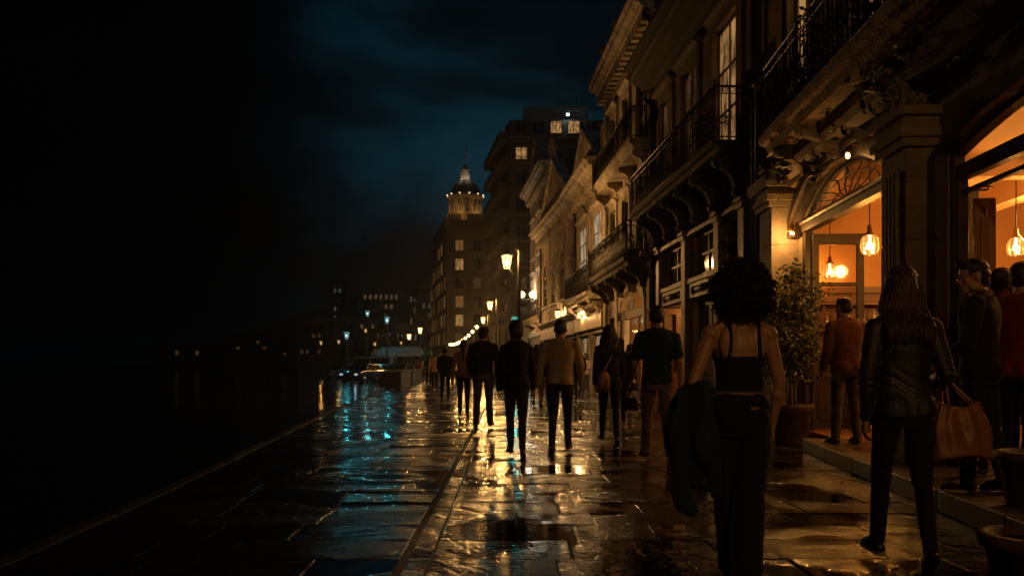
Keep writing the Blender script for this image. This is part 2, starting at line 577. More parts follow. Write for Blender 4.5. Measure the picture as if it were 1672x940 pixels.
CM = {
    'black': cloth('black_wool', (0.010, 0.010, 0.011)),
    'blackleather': pm('black_leather', (0.008, 0.008, 0.009), 0.58, var=0.3, scale=8, bump=0.4, bscale=90, bdist=0.003, stain=0.2),
    'navy': cloth('navy_cloth', (0.012, 0.014, 0.022)),
    'blacktop': cloth('black_jersey', (0.008, 0.008, 0.009)),
    'trousers': cloth('black_trousers', (0.009, 0.009, 0.011)),
    'darkgrey': cloth('dark_grey_trousers', (0.028, 0.024, 0.023)),
    'jeans': cloth('blue_jeans', (0.075, 0.095, 0.14), bscale=160),
    'darkjeans': cloth('dark_jeans', (0.016, 0.022, 0.040)),
    'khaki': cloth('khaki_trousers', (0.13, 0.105, 0.075)),
    'tan': cloth('tan_shirt', (0.34, 0.26, 0.19)),
    'teal': cloth('dark_teal_shirt', (0.010, 0.034, 0.040)),
    'rust': cloth('rust_blazer', (0.12, 0.045, 0.022)),
    'pink': cloth('dusty_pink_cardigan', (0.32, 0.18, 0.13)),
    'white': cloth('white_blouse', (0.55, 0.48, 0.40)),
    'beige': cloth('beige_shirt', (0.40, 0.28, 0.16)),
    'apron': cloth('pale_apron', (0.34, 0.27, 0.19)),
    'red': cloth('dark_red_shirt', (0.15, 0.012, 0.014)),
    'blue': cloth('dark_blue_jacket', (0.010, 0.026, 0.042)),
    'shoe': pm('dark_shoe_leather', (0.012, 0.010, 0.009), 0.35, var=0.2, bump=0.1),
    'sole': pm('pale_rubber_sole', (0.25, 0.22, 0.18), 0.6, bump=0.1),
    'hair': pm('black_hair', (0.008, 0.006, 0.005), 0.5, var=0.4, scale=14, bump=0.7, bscale=120, zs=0.25, stain=0.2, spec=0.4),
    'brownhair': pm('brown_hair', (0.045, 0.022, 0.012), 0.45, var=0.5, scale=14, bump=0.5, bscale=100, zs=0.2, stain=0.3, spec=0.4),
    'afro': pm('dark_curly_hair', (0.011, 0.008, 0.006), 0.7, var=0.4, scale=20, bump=0.8, bscale=90, stain=0.2, spec=0.2),
    'skin': pm('skin', (0.36, 0.20, 0.13), 0.5, var=0.1, scale=6, bump=0.12, bscale=120, bdist=0.002, stain=0.12, col2=(0.25, 0.12, 0.08), spec=0.4),
    'skinb': pm('brown_skin', (0.34, 0.19, 0.11), 0.46, var=0.1, scale=5, bump=0.12, bscale=120, bdist=0.002, stain=0.12, col2=(0.15, 0.07, 0.04), spec=0.45),
    'eye': pm('eye_white', (0.6, 0.57, 0.53), 0.2, var=0.05, bump=0, stain=0),
    'iris': pm('dark_iris', (0.02, 0.012, 0.008), 0.15, bump=0, stain=0),
    'tanleather': pm('tan_leather', (0.23, 0.095, 0.03), 0.5, var=0.22, scale=6, bump=0.3, bscale=60, bdist=0.004, stain=0.3),
    'strap': pm('tan_strap', (0.40, 0.22, 0.09), 0.5, bump=0.1),
    'button': pm('dark_button', (0.03, 0.02, 0.015), 0.3, bump=0),
}


def norm(v): return V(v).normalized()


class Fig:
    """joints of a figure of 1.75 m, facing +Y, feet on z = 0"""
    def __init__(s, fem, legs, arms, lean=0.0, head=(0, 0)):
        s.fem = fem
        sh, hw = (0.166, 0.085) if fem else (0.200, 0.09)
        s.lean = lean
        s.hip, s.knee, s.ank, s.fwd, s.up = {}, {}, {}, {}, {}
        low = 9
        for sd in (-1, 1):
            a, kn, pt = legs[0 if sd < 0 else 1][:3]
            sp = legs[0 if sd < 0 else 1][3] if len(legs[0 if sd < 0 else 1]) > 3 else 0.01
            h = V((sd * hw, 0, 0.93))
            k = h + 0.44 * norm((sd * sp, sin(a), -cos(a)))
            b = a - kn
            an = k + 0.415 * norm((sd * sp, sin(b), -cos(b)))
            fw = norm((sd * 0.14, cos(pt), sin(pt))); up = norm((0, -sin(pt), cos(pt)))
            s.hip[sd], s.knee[sd], s.ank[sd], s.fwd[sd], s.up[sd] = h, k, an, fw, up
            low = min(low, (an - 0.06 * fw - 0.085 * up).z, (an + 0.17 * fw - 0.085 * up).z)
        s.dz = -low
        for d in (s.hip, s.knee, s.ank):
            for sd in (-1, 1): d[sd] = d[sd] + V((0, 0, s.dz))
        s.sho, s.elb, s.wri, s.hdir, s.pal, s.thu = {}, {}, {}, {}, {}, {}
        for sd in (-1, 1):
            sw, ab, el, inn = arms[0 if sd < 0 else 1][:4]
            p = s.T(1.400 if not fem else 1.385) + V((sd * sh, -0.005, 0))
            u = norm((sd * sin(ab), sin(sw) * cos(ab), -cos(sw) * cos(ab)))
            e = p + 0.29 * u
            f = sw + el
            w_ = norm((sd * (sin(ab) * 0.6 - sin(inn)), sin(f) * cos(inn), -cos(f) * cos(inn)))
            s.sho[sd], s.elb[sd], s.wri[sd], s.hdir[sd] = p, e, e + 0.255 * w_, w_
            pal = V((-sd, 0, 0)) - w_ * w_.dot(V((-sd, 0, 0)))
            if pal.length < 0.4: pal = V((0, -1, 0)) - w_ * w_.dot(V((0, -1, 0)))
            s.pal[sd] = pal.normalized()
            th = V((0, 1, 0.3)); th = th - w_ * w_.dot(th); th = th - s.pal[sd] * s.pal[sd].dot(th)
            s.thu[sd] = th.normalized() if th.length > 0.05 else w_.cross(pal).normalized()
        s.HM = Matrix.Translation(s.T(1.515)) @ Matrix.Rotation(head[0], 4, 'Z') @ Matrix.Rotation(head[1], 4, 'X') @ Matrix.Scale(1.07, 4)

    def T(s, z):
        return V((0, s.lean * (z - 0.95) - 0.012 * max(0, (z - 1.05)) / 0.4, z + s.dz))

    def torso(s, infl=0.0, z0=0.80, z1=1.50, flare=0.0, neck=True, waist=1.0):
        if s.fem:
            prof = [(0.78, .150, .112), (0.86, .163, .120), (0.93, .163, .118), (1.01, .142, .104), (1.08, .124, .092), (1.15, .122, .090),
                    (1.23, .135, .102), (1.31, .154, .110), (1.37, .160, .102), (1.41, .146, .086), (1.455, .098, .068), (1.485, .062, .055), (1.53, .050, .052)]
        else:
            prof = [(0.78, .150, .115), (0.86, .160, .120), (0.93, .160, .118), (1.01, .150, .110), (1.08, .146, .106), (1.15, .150, .108),
                    (1.23, .172, .118), (1.31, .188, .122), (1.37, .194, .116), (1.415, .176, .098), (1.455, .120, .080), (1.485, .075, .064), (1.53, .060, .062)]
        def at(z):
            for i in range(len(prof) - 1):
                if prof[i][0] <= z <= prof[i + 1][0]:
                    t = (z - prof[i][0]) / (prof[i + 1][0] - prof[i][0])
                    return [prof[i][j] + t * (prof[i + 1][j] - prof[i][j]) for j in (1, 2)]
            return prof[0][1:] if z < prof[0][0] else prof[-1][1:]
        rings = []
        m = 26
        for i in range(m + 1):
            z = z0 + (z1 - z0) * i / m
            rx, ry = at(z)
            if waist > 1: rx, ry = max(rx, .15 * (waist - 1) * 1.0 + rx * (2 - waist)), max(ry, .115 * (waist - 1) + ry * (2 - waist))
            fl = flare * max(0, (1.0 - z) / 0.25)
            c = s.T(z)
            rings.append((c.x, c.y, c.z, rx + infl + fl, ry + infl + fl))
        return loft(rings)

    def bottom(s, infl=0.0):
        r = []
        for sd in (-1, 1):
            c = s.T(0.90)
            r.append(ellip((sd * 0.068, c.y - 0.052, c.z), 0.085 + infl, 0.082 + infl, 0.095 + infl))
        return r

    def hand(s, sd, curl=0.45, grip=0.0):
        w, d, p, t = s.wri[sd], s.hdir[sd], s.pal[sd], s.thu[sd]
        out = [capsule(w - d * .03, w + d * .02, .025, .024, 10)]
        sc = 0.9 if s.fem else 1.0
        for i, (o, ln) in enumerate(((.030, .92), (.010, 1.0), (-.010, .95), (-.029, .76))):
            kn = w + d * .082 * sc + t * o * sc - p * (.004 * abs(i - 1))
            out.append(capsule(w + d * .012 + t * o * .55, kn, .0145, .0125, 8))
            a = curl * (0.6 + 0.14 * i) + grip
            q = kn
            for j, l in enumerate((.042, .026, .021)):
                dd = (d * cos(a) + p * sin(a) + t * (o * 0.6 * (1 - grip))).normalized()
                e = q + dd * l * ln * sc
                out.append(capsule(q, e, .0098 - .0009 * j, .009 - .001 * j, 8))
                q = e
                a += curl * 0.75 + grip * 0.8
        b = w + d * .02 + t * .022
        m1 = b + (d * .72 + t * .6 + p * .35).normalized() * .04 * sc
        m2 = m1 + (d * .9 + t * .25 + p * .45).normalized() * .032 * sc
        m3 = m2 + (d * .95 + p * .5).normalized() * .026 * sc
        out += [capsule(b, m1, .016, .0125, 8), capsule(m1, m2, .012, .0105, 8), capsule(m2, m3, .0105, .008, 8)]
        out.append(ellip(w + d * .05, .02, .02, .02))
        return out

    def head(s, beard=False):
        M = s.HM
        c = V((0, 0.03, 0.11))
        def E(p, rx, ry, rz): return ellip(M @ (c + V(p)), rx, ry, rz, M.to_3x3())
        def K(a, b, ra, rb): return capsule(M @ (c + V(a)), M @ (c + V(b)), ra, rb, 8)
        r = [E((0, -.012, .018), .077, .094, .100), E((0, .022, -.040), .058, .066, .075), E((0, .064, -.098), .026, .022, .020),
             E((0, .052, .030), .060, .040, .050),
             E((0, .078, .024), .046, .016, .010), K((0, .088, .012), (0, .106, -.030), .008, .013), E((0, .094, -.034), .018, .012, .010),
             E((0, .082, -.062), .023, .012, .007), E((0, .079, -.075), .020, .012, .007), E((0, .062, -.082), .03, .02, .018)]
        for sd in (-1, 1):
            r += [E((sd * .036, .060, -.026), .026, .026, .020), E((sd * .077, -.006, -.006), .011, .020, .031), E((sd * .079, .0, -.03), .009, .011, .012),
                  E((sd * .048, .01, -.075), .022, .045, .03)]
        return r


LEG = {  # (left, right): thigh swing, knee bend, foot pitch (heel raised < 0)
    'A': ((.34, .10, .12), (-.26, .28, -.62)),
    'B': ((-.26, .28, -.62), (.34, .10, .12)),
    'C': ((.03, .04, 0), (.12, .75, -.75)),
    'D': ((.12, .75, -.75), (.03, .04, 0)),
    'S': ((.02, .03, 0, .05), (-.02, .03, 0, .05)),
    'T': ((.10, .05, 0, .04), (-.12, .10, -.12, .04)),
    'A2': ((.20, .06, .05), (-.14, .16, -.35)),
    'B2': ((-.14, .16, -.35), (.20, .06, .05)),
}
ARM = {
    'A': ((-.26, .23, .24, .10), (.26, .23, .40, .12)),
    'B': ((.26, .23, .40, .12), (-.26, .23, .24, .10)),
    'S': ((.05, .21, .22, .10), (.02, .21, .24, .10)),
}
HAIRSEED = [0]


def skull_cap(f, grow=1.0, low=False):
    M = f.HM; c = V((0, 0.03, 0.11))
    def E(p, rx, ry, rz): return ellip(M @ (c + V(p)), rx * grow, ry * grow, rz * grow, M.to_3x3())
    r = [E((0, -.012, .048), .082, .098, .080), E((0, -.040, .010), .080, .070, .085), E((0, .030, .078), .062, .062, .045)]
    if low: r += [E((0, -.055, -.035), .068, .05, .055)]
    return r


def strands(f, count, length, r0, seed, spread=1.15, wave=0.02, back=0.155, front=False, taper=0.35):
    """long hair as many tapered locks that leave the crown, round the skull and fall down the back"""
    rr = random.Random(seed)
    M = f.HM; c = M @ V((0, 0.02, 0.12))
    b = MB()
    z_sh = f.T(1.44).z
    for i in range(count):
        ph = rr.uniform(-spread, spread) * pi / 2 * 1.05
        if abs(ph) > 1.5 and not front: ph *= 0.9
        pts = []
        dirx, diry = sin(ph), -cos(ph)
        k = rr.uniform(0.96, 1.08)
        for t in (0.25, 0.6, 0.95, 1.25, 1.55):
            pts.append(c + V((dirx * .083 * sin(t) * k, diry * .104 * sin(t) * k - 0.01 * (1 - t / 2), .108 * cos(t) * k)))
        p = pts[-1].copy()
        ln = length * rr.uniform(0.72, 1.05)
        w0 = rr.uniform(0, 6)
        steps = 8
        for j in range(1, steps + 1):
            u = j / steps
            z = p.z - ln * u
            x = p.x * (1 + 0.8 * min(1, u * 1.6) * (1 - 0.55 * u)) + wave * sin(w0 + u * 6) * u
            y = p.y
            ty = -back - 0.02 * cos(ph)
            if z < z_sh + 0.06: 
                y = y + (min(y, f.T(1.4).y + ty) - y) * min(1, (z_sh + 0.06 - z) / 0.12)
            y += wave * 0.5 * cos(w0 + u * 5) * u
            pts.append(V((x, y, z)))
        n = len(pts)
        rad = [r0 * (0.75 + 0.5 * sin(pi * min(1, q / (n * 0.6)))) * (1 if q < n * 0.6 else 1 - (1 - taper) * (q - n * 0.6) / (n * 0.4)) * rr.uniform(.8, 1.2) for q in range(n)]
        b.tube(pts, rad, 5)
    return b


def add_to_mesh(me, mb, k):
    """joins loose locks onto the fused hair cap"""
    bm = bmesh.new()
    bm.from_mesh(me)
    me2 = mb.mesh('t')
    me2.transform(Matrix.Scale(k, 4))
    bm.from_mesh(me2)
    bm.to_mesh(me)
    bm.free()
    me.polygons.foreach_set('use_smooth', [True] * len(me.polygons))


def person(label, px, Y, H, legs='A', arms='A', face=0.0, fem=False, top='jacket', topm='black', botm='trousers', bot='slim', hair='short', hairm='hair',
           skin='skin', head=(0, 0), z=0.0, vox=0.010, X=None, group=None, seed=1, lean=0.03, hem=0.86, grip=(0, 0), shoes='shoe', glasses=False, collar=True, beard=False, faceon=False):
    legs = LEG.get(legs, legs) if isinstance(legs, str) else legs
    arms = ARM.get(arms, arms) if isinstance(arms, str) else arms
    f = Fig(fem, legs, arms, lean, head)
    k = H / 1.75
    X = PX(px, Y) if X is None else X
    root = empty('person', (X, Y, z), face, label, 'person', group)
    near = vox < 0.0085
    bv = min(vox, 0.0075 if near else 0.010)
    # ---- body, one continuous skin
    ps = [f.torso(-0.006, 0.80, 1.53)] + f.bottom(-0.008)
    nk = f.T(1.47)
    ps.append(capsule(nk + V((0, -.01, -.02)), f.HM @ V((0, .012, .06)), .058 if not fem else .049, .054 if not fem else .046))
    ps.append(ellip(nk + V((0, -.03, -.02)), .10 if not fem else .085, .05, .05))
    for sd in (-1, 1):
        g = 0.96 if fem else 1.04
        ps.append(capsule(nk + V((sd * .03, -.02, .0)), f.sho[sd] + V((-sd * .02, -.01, .028)), .045 if fem else .052, .034))
        ps += [capsule(f.hip[sd], f.knee[sd], .074, .047), capsule(f.knee[sd], f.ank[sd], .044, .033),
               ellip((f.knee[sd] * .68 + f.ank[sd] * .32) - V((0, .014, 0)), .040, .043, .09),
               capsule(f.ank[sd], f.ank[sd] + f.fwd[sd] * .13 - f.up[sd] * .05, .034, .026),
               ellip(f.sho[sd], .058 * g, .058 * g, .056 * g),
               capsule(f.sho[sd], f.elb[sd], .050 * g, .041 * g), capsule(f.elb[sd], f.wri[sd], .041 * g, .027 * g),
               ellip(f.elb[sd] * .75 + f.wri[sd] * .25, .043 * g, .043 * g, .05 * g)]
        ps += f.hand(sd, 0.45, grip[0 if sd < 0 else 1])
        ps.append(ellip(f.T(1.33) + V((sd * .080, -.074, 0)), .056, .032, .10))          # shoulder blade
        if fem: ps.append(ellip(f.T(1.27) + V((sd * .07, .085, 0)), .062, .055, .062))
    ps += f.head()
    link('body', fuse('body', ps, bv, k, 2), CM[skin], root)
    M = f.HM; hc = V((0, 0.03, 0.11))
    for sd in (-1, 1):
        if not faceon and not near: break
        e = MB().ball(M @ (hc + V((sd * .031, .076, .003))), .0125, 10, 8)
        eo = link('eye', e.mesh('eye'), CM['eye'], root); eo.data.transform(Matrix.Scale(k, 4))
        i = MB().ball(M @ (hc + V((sd * .031, .0845, .003))), .0058, 8, 6)
        io = link('iris', i.mesh('iris'), CM['iris'], eo); io.data.transform(Matrix.Scale(k, 4))
    # ---- lower garment
    fd = folds(0.0065, seed, 0.3)
    wz = 1.06 if fem else 1.0
    if bot in ('slim', 'straight', 'wide'):
        q = {'slim': (.093, .066, .060, .046), 'straight': (.098, .074, .068, .058), 'wide': (.112, .096, .094, .098)}[bot]
        ps = [f.torso(0.010, 0.80, wz)] + f.bottom(0.008)
        for sd in (-1, 1):
            ps += [capsule(f.hip[sd], f.knee[sd], q[0], q[1]), capsule(f.knee[sd], f.ank[sd] + V((0, 0, .01)), q[2], q[3]),
                   ellip((f.knee[sd] * .66 + f.ank[sd] * .34) - V((0, .018, 0)), .052, .058, .11)]
            if bot != 'slim': ps.append(capsule(f.ank[sd], f.ank[sd] + V((0, 0, -.03)), q[3], q[3] * .98))
        def dq(c, fd=fd, f=f):
            v = fd(c)
            for sd in (-1, 1):   # creases bunching at the knee and over the shoe
                for j, w in ((f.knee[sd], .16), (f.ank[sd], .12)):
                    d = (c - j).length
                    if d < w: v += .0045 * (1 - d / w) * sin(c.z * 170 + c.x * 60 + seed)
            return v
        tr = link('trousers', fuse('trousers', ps, vox, k, 3, dq), CM[botm], root)
        if bot == 'slim' and near:
            pk = MB()
            for sd in (-1, 1):
                c = f.T(0.93); pk.box(sd * .085 - .05, sd * .085 + .05, c.y - .142, c.y - .136, c.z - .05, c.z + .05)
    elif bot == 'skirt':
        c = f.T(0.98)
        rings = [(0, c.y, f.T(1.06).z, .135, .10), (0, c.y, f.T(0.95).z, .178, .14), (0, c.y, f.T(.75).z, .20, .17), (0, c.y, f.T(.58).z, .225, .195), (0, c.y, f.T(.50).z, .235, .20)]
        link('skirt', fuse('skirt', [loft(rings)], vox, k, 2, folds(.016, seed, 0.12, 16)), CM[botm], root)
    # ---- upper garment
    fu = folds(0.0075, seed + 5, 0.5)
    def du(c, f=f, fu=fu):
        v = fu(c)
        for sd in (-1, 1):
            d = (c - f.elb[sd]).length
            if d < .14: v += .005 * (1 - d / .14) * sin((c.z + c.y * .6) * 150 + seed)
        d = abs(c.z - f.T(1.06).z)
        if d < .14 and abs(c.x) < .17: v += .0035 * (1 - d / .14) * sin(c.z * 95 + 5 * sin(c.x * 14 + seed))
        return v
    if top in ('jacket', 'shirt', 'tee'):
        inf = {'jacket': .024, 'shirt': .017, 'tee': .014}[top]
        wst = {'jacket': 1.35, 'shirt': 1.5, 'tee': 1.5}[top] if not fem else {'jacket': 1.25, 'shirt': 1.3, 'tee': 1.2}[top]
        ps = [f.torso(inf, hem - .06, 1.47, 0.012 if top == 'jacket' else 0.004, waist=wst)]
        g = 0.95 if fem else 1.06
        nk = f.T(1.47)
        for sd in (-1, 1):
            ps.append(ellip(f.sho[sd] + V((-sd * .014, 0, -.006)), .070 * g, .070 * g, .062 * g))
            ps.append(capsule(nk + V((sd * .035, -.02, -.005)), f.sho[sd] + V((-sd * .02, -.01, .018)), (.058 if not fem else .05) + inf * .4, .042 + inf * .5))
            a, e, w = f.sho[sd], f.elb[sd], f.wri[sd]
            if top == 'tee':
                ps += [capsule(a, a.lerp(e, .62), .066 * g, .064 * g), capsule(a.lerp(e, .60), a.lerp(e, .70), .063 * g, .066 * g)]
            else:
                ps += [capsule(a, e, (.062 + inf * .4) * g, (.047 + inf * .5) * g), capsule(e, e.lerp(w, .93), (.047 + inf * .5) * g, (.034 + inf * .5) * g)]
        ps += f.bottom(inf + .004)
        def seg(p, a, b):
            d = b - a
            return (p - (a + d * max(0, min(1, (p - a).dot(d) / d.length_squared)))).length
        hz = f.T(hem).z
        def cutter(p, f=f, hz=hz, seed=seed):
            if p.z > hz + .012 * sin(p.x * 16 + seed) + .01 * (p.y > 0): return False
            for sd in (-1, 1):
                if seg(p, f.elb[sd], f.wri[sd]) < (.074 if abs(p.x) > .2 else .058): return False
            return True
        tn = {'jacket': 'jacket', 'shirt': 'shirt', 'tee': 't_shirt'}[top]
        tp = link(tn, fuse(tn, ps, vox, k, 3, du, None, cutter), CM[topm], root)
        if collar:
            cb = MB()
            nb = f.T(1.478)
            pts = [V((.078 * cos(t) * (1 if not fem else .9), nb.y + .01 + .075 * sin(t), nb.z + .012 - .022 * max(0, sin(t)))) for t in [radians(-90 + 155 * u / 10) for u in range(-10, 11)]]
            for i in range(len(pts) - 1):
                a, b_ = pts[i], pts[i + 1]
                o = V((a.x, a.y - nb.y, 0)).normalized() * .014; o2 = V((b_.x, b_.y - nb.y, 0)).normalized() * .014
                dn = V((0, 0, -.045))
                cb.add([a, b_, b_ + o2 + dn, a + o + dn, a + o * .6, b_ + o2 * .6, b_ + o2 * 1.7 + dn, a + o * 1.7 + dn],
                       [(0, 1, 2, 3), (4, 5, 6, 7), (0, 1, 5, 4), (3, 2, 6, 7)], True)
            co = cb.build('collar', CM[topm], root); co.data.transform(Matrix.Scale(k, 4))
    elif top == 'cami':
        ps = [f.torso(.010, 1.05, 1.255, waist=1.0)]
        for sd in (-1, 1): ps.append(ellip(f.T(1.27) + V((sd * .07, .085, 0)), .070, .062, .062))
        link('camisole', fuse('camisole', ps, vox, k, 3, folds(.004, seed)), CM[topm], root)
        for sd in (-1, 1):
            pts = []
            for zz, yy in ((1.235, -.118), (1.27, -.124), (1.31, -.130), (1.35, -.130), (1.385, -.120), (1.42, -.105), (1.455, -.085), (1.482, -.06), (1.494, -.02), (1.488, .02), (1.46, .06), (1.42, .09), (1.36, .12), (1.30, .14), (1.24, .13)):
                b_ = f.T(zz)
                pts.append(V((sd * (.092 - .012 * sin(pi * (1.49 - zz) / .25)), b_.y + yy - .004, b_.z)))
            st = MB().tube(pts, .0062, 6).build('shoulder_strap', CM[topm], root); st.data.transform(Matrix.Scale(k, 4))
    # ---- shoes
    for sd in (-1, 1):
        an, fw, up = f.ank[sd], f.fwd[sd], f.up[sd]
        sw = 0.88 if fem else 1.0
        ps = [capsule(an - fw * .025 - up * .045, an + fw * .075 - up * .048, .042 * sw, .041 * sw), capsule(an + fw * .06 - up * .052, an + fw * .155 - up * .06, .043 * sw, .032 * sw),
              capsule(an + up * .03, an - up * .04 + fw * .01, .046 * sw, .046 * sw), ellip(an + fw * .1 - up * .045, .04 * sw, .06, .035)]
        me = fuse('shoe', ps, min(vox, .009), k, 2)
        so = link('shoe', me, CM[shoes], root)
        sl = MB()
        side = fw.cross(up).normalized()
        outl = [(-.068, .022), (-.05, .036), (0, .039), (.06, .045), (.12, .045), (.165, .034), (.188, .014)]
        pts = [(a, b_) for a, b_ in outl] + [(a, -b_) for a, b_ in reversed(outl)]
        vs = [an + fw * a + side * b_ * sw - up * .068 for a, b_ in pts] + [an + fw * a + side * b_ * sw - up * .085 for a, b_ in pts]
        n = len(pts)
        sl.add(vs, [tuple(range(n)), tuple(range(2 * n - 1, n - 1, -1))] + [(i, (i + 1) % n, n + (i + 1) % n, n + i) for i in range(n)])
        slo = sl.build('sole', CM['sole' if shoes == 'shoe' else 'shoe'], so); slo.data.transform(Matrix.Scale(k, 4))
    # ---- hair
    hv = min(vox, .0075)
    hd = folds(.005, seed + 9, .6, 40)
    if hair == 'short':
        me = fuse('hair', skull_cap(f, 1.02, False), hv, k, 1, hd)
    elif hair == 'buzz':
        me = fuse('hair', skull_cap(f, 0.985, False), hv, k, 2, folds(.0015, seed, 1, 60))
    elif hair == 'quiff':
        c = V((0, .03, .11))
        me = fuse('hair', skull_cap(f, 1.03, True) + [ellip(M @ (c + V((0, .06, .098))), .06, .055, .032, M.to_3x3()), ellip(M @ (c + V((0, -.10, .01))), .026, .026, .024, M.to_3x3())], hv, k, 1, hd)
    elif hair == 'bun':
        c = V((0, .03, .11))
        me = fuse('hair', skull_cap(f, 1.06, True) + [ellip(M @ (c + V((0, -.105, .04))), .052, .045, .052, M.to_3x3())], hv, k, 1, hd)
    elif hair == 'bob':
        c = V((0, .03, .11))
        me = fuse('hair', skull_cap(f, 1.12, True) + [ellip(M @ (c + V((0, -.045, -.03))), .088, .075, .085, M.to_3x3())], hv, k, 1, hd)
    elif hair in ('long', 'verylong'):
        me = fuse('hair', skull_cap(f, 1.04, True), hv, k, 2, hd)
        n = 330 if near else 120
        add_to_mesh(me, strands(f, n, .34 if hair == 'long' else .42, .0085 if near else .013, seed, back=.150, spread=1.12), k)
    elif hair == 'ponytail':
        me = fuse('hair', skull_cap(f, 1.03, True), hv, k, 1, hd)
        mb = MB()
        c = M @ V((0, -.09, .13))
        for i in range(14):
            a = i / 14 * 2 * pi
            pts = [c + V((cos(a) * .02 * (1 - .4 * u), -.035 * sin(pi * min(1, u * 2)) - .06 * u + sin(a) * .016 * (1 - .4 * u), .02 * sin(pi * u * .7) - .40 * u)) for u in [j / 9 for j in range(10)]]
            mb.tube(pts, [.014 * (1 - .6 * j / 9) for j in range(10)], 5)
        add_to_mesh(me, mb, k)
    elif hair == 'afro':
        c = V((0, -.012, .135))
        def E(p, r_): return ellip(M @ (c + V(p)), r_, r_, r_, M.to_3x3())
        blobs = [E((0, -.015, .0), .134), E((0, -.035, -.035), .136), E((-.058, -.02, -.01), .104), (E((.062, -.02, -.005), .104)), E((0, .015, .03), .112), E((-.048, -.05, -.085), .09), E((.052, -.05, -.08), .092), E((.025, -.03, .045), .10)]
        me = fuse('hair', blobs, hv, k, 1, lambda p: .020 * noise.noise(p * 17) + .012 * noise.noise(p * 42))
        rr = random.Random(seed)
        mb = MB()
        cc = M @ (c + V((0, -.02, -.01)))
        tot = 0
        vsn = [(v.co / k, v.normal.copy()) for v in me.vertices]
        for q in range(1900):
            p, nn = rr.choice(vsn)
            hl = M.inverted() @ p
            if hl.y > .085 and hl.z < .15: continue
            base = p - nn * .02
            d = (nn + V((rr.uniform(-.6, .6), rr.uniform(-.6, .6), rr.uniform(-.8, .35)))).normalized()
            a = d.cross(V((0, 0, 1))).normalized(); b_ = d.cross(a)
            rad, ln, w0 = rr.uniform(.006, .013), rr.uniform(.028, .062) * (1.25 if hl.z < .06 else 1), rr.uniform(0, 6)
            turns = rr.uniform(1.2, 2.2)
            pts = [base + d * ln * u + (a * cos(w0 + u * turns * 6.28) + b_ * sin(w0 + u * turns * 6.28)) * rad * min(1, u * 3) + V((0, 0, -.012 * u * u)) for u in [j / 11 for j in range(12)]]
            mb.tube(pts, [.0024, .0026, .0026, .0026, .0025, .0025, .0024, .0022, .002, .0018, .0014, .0008], 3)
        add_to_mesh(me, mb, k)
    link('hair', me, CM[hairm], root)
    if beard:
        c = V((0, .03, .11))
        bme = fuse('beard', [ellip(M @ (c + V((0, .034, -.078))), .060, .062, .042, M.to_3x3()), ellip(M @ (c + V((0, .062, -.098))), .036, .032, .028, M.to_3x3())] +
                   [ellip(M @ (c + V((sd * .06, .012, -.05))), .014, .028, .05, M.to_3x3()) for sd in (-1, 1)], hv, k, 1, folds(.003, seed, 1, 60))
        link('beard', bme, CM[hairm], root)
    if glasses:
        g = MB()
        for sd in (-1, 1):
            cc = hc + V((sd * .033, .104, .002))
            g.tube([M @ (cc + V((.024 * cos(t), -.006 * abs(cos(t)), .019 * sin(t)))) for t in [2 * pi * i / 14 for i in range(14)]], .0022, 5, True)
            g.tube([M @ (hc + V((sd * .057, .10, .006))), M @ (hc + V((sd * .080, .05, .008))), M @ (hc + V((sd * .084, -.004, .008)))], .002, 5)
        g.tube([M @ (hc + V((-.01, .106, .006))), M @ (hc + V((.01, .106, .006)))], .002, 5)
        go = g.build('glasses', CM['button'], root); go.data.transform(Matrix.Scale(k, 4))
    return root, f, k
# ------------------------------------------------------------------ people
STR = 'people walking down the promenade'
# woman with the big curls, jacket over her left arm
W1Y = 4.86
w1, f1, k1 = person('woman with big dark curls in a black strappy top, jacket over her left arm', 1207, W1Y, 1.66, legs=((.14, .10, .06, -.09), (-.10, .14, -.25, -.10)), arms=((-.05, .36, 1.05, .45), (.04, .25, .26, .22)),
                    face=radians(2), fem=True, top='cami', topm='blacktop', botm='trousers', bot='wide', hair='afro', hairm='afro', skin='skinb', vox=.0065, seed=3, lean=.02, collar=False)
mb = MB()
c = f1.T(1.04)
pts = [V((.150 * cos(t), c.y + .113 * sin(t), c.z)) for t in [2 * pi * i / 36 for i in range(36)]]
for i in range(36):
    a, b = pts[i], pts[(i + 1) % 36]
    mb.add([a + V((0, 0, -.014)), b + V((0, 0, -.014)), b + V((0, 0, .014)), a + V((0, 0, .014))], [(0, 1, 2, 3)], True)
bl = mb.build('belt', CM['tanleather'], w1, fix=False); bl.data.transform(Matrix.Scale(k1, 4))
bk = MB().box(.03, .075, c.y - .137, c.y - .130, c.z - .085, c.z - .07).build('pocket_clip', MAT['brass'], w1); bk.data.transform(Matrix.Scale(k1, 4))


def bodyM(root): return Matrix.Translation(root.location) @ Matrix.Rotation(root.rotation_euler.z, 4, 'Z')


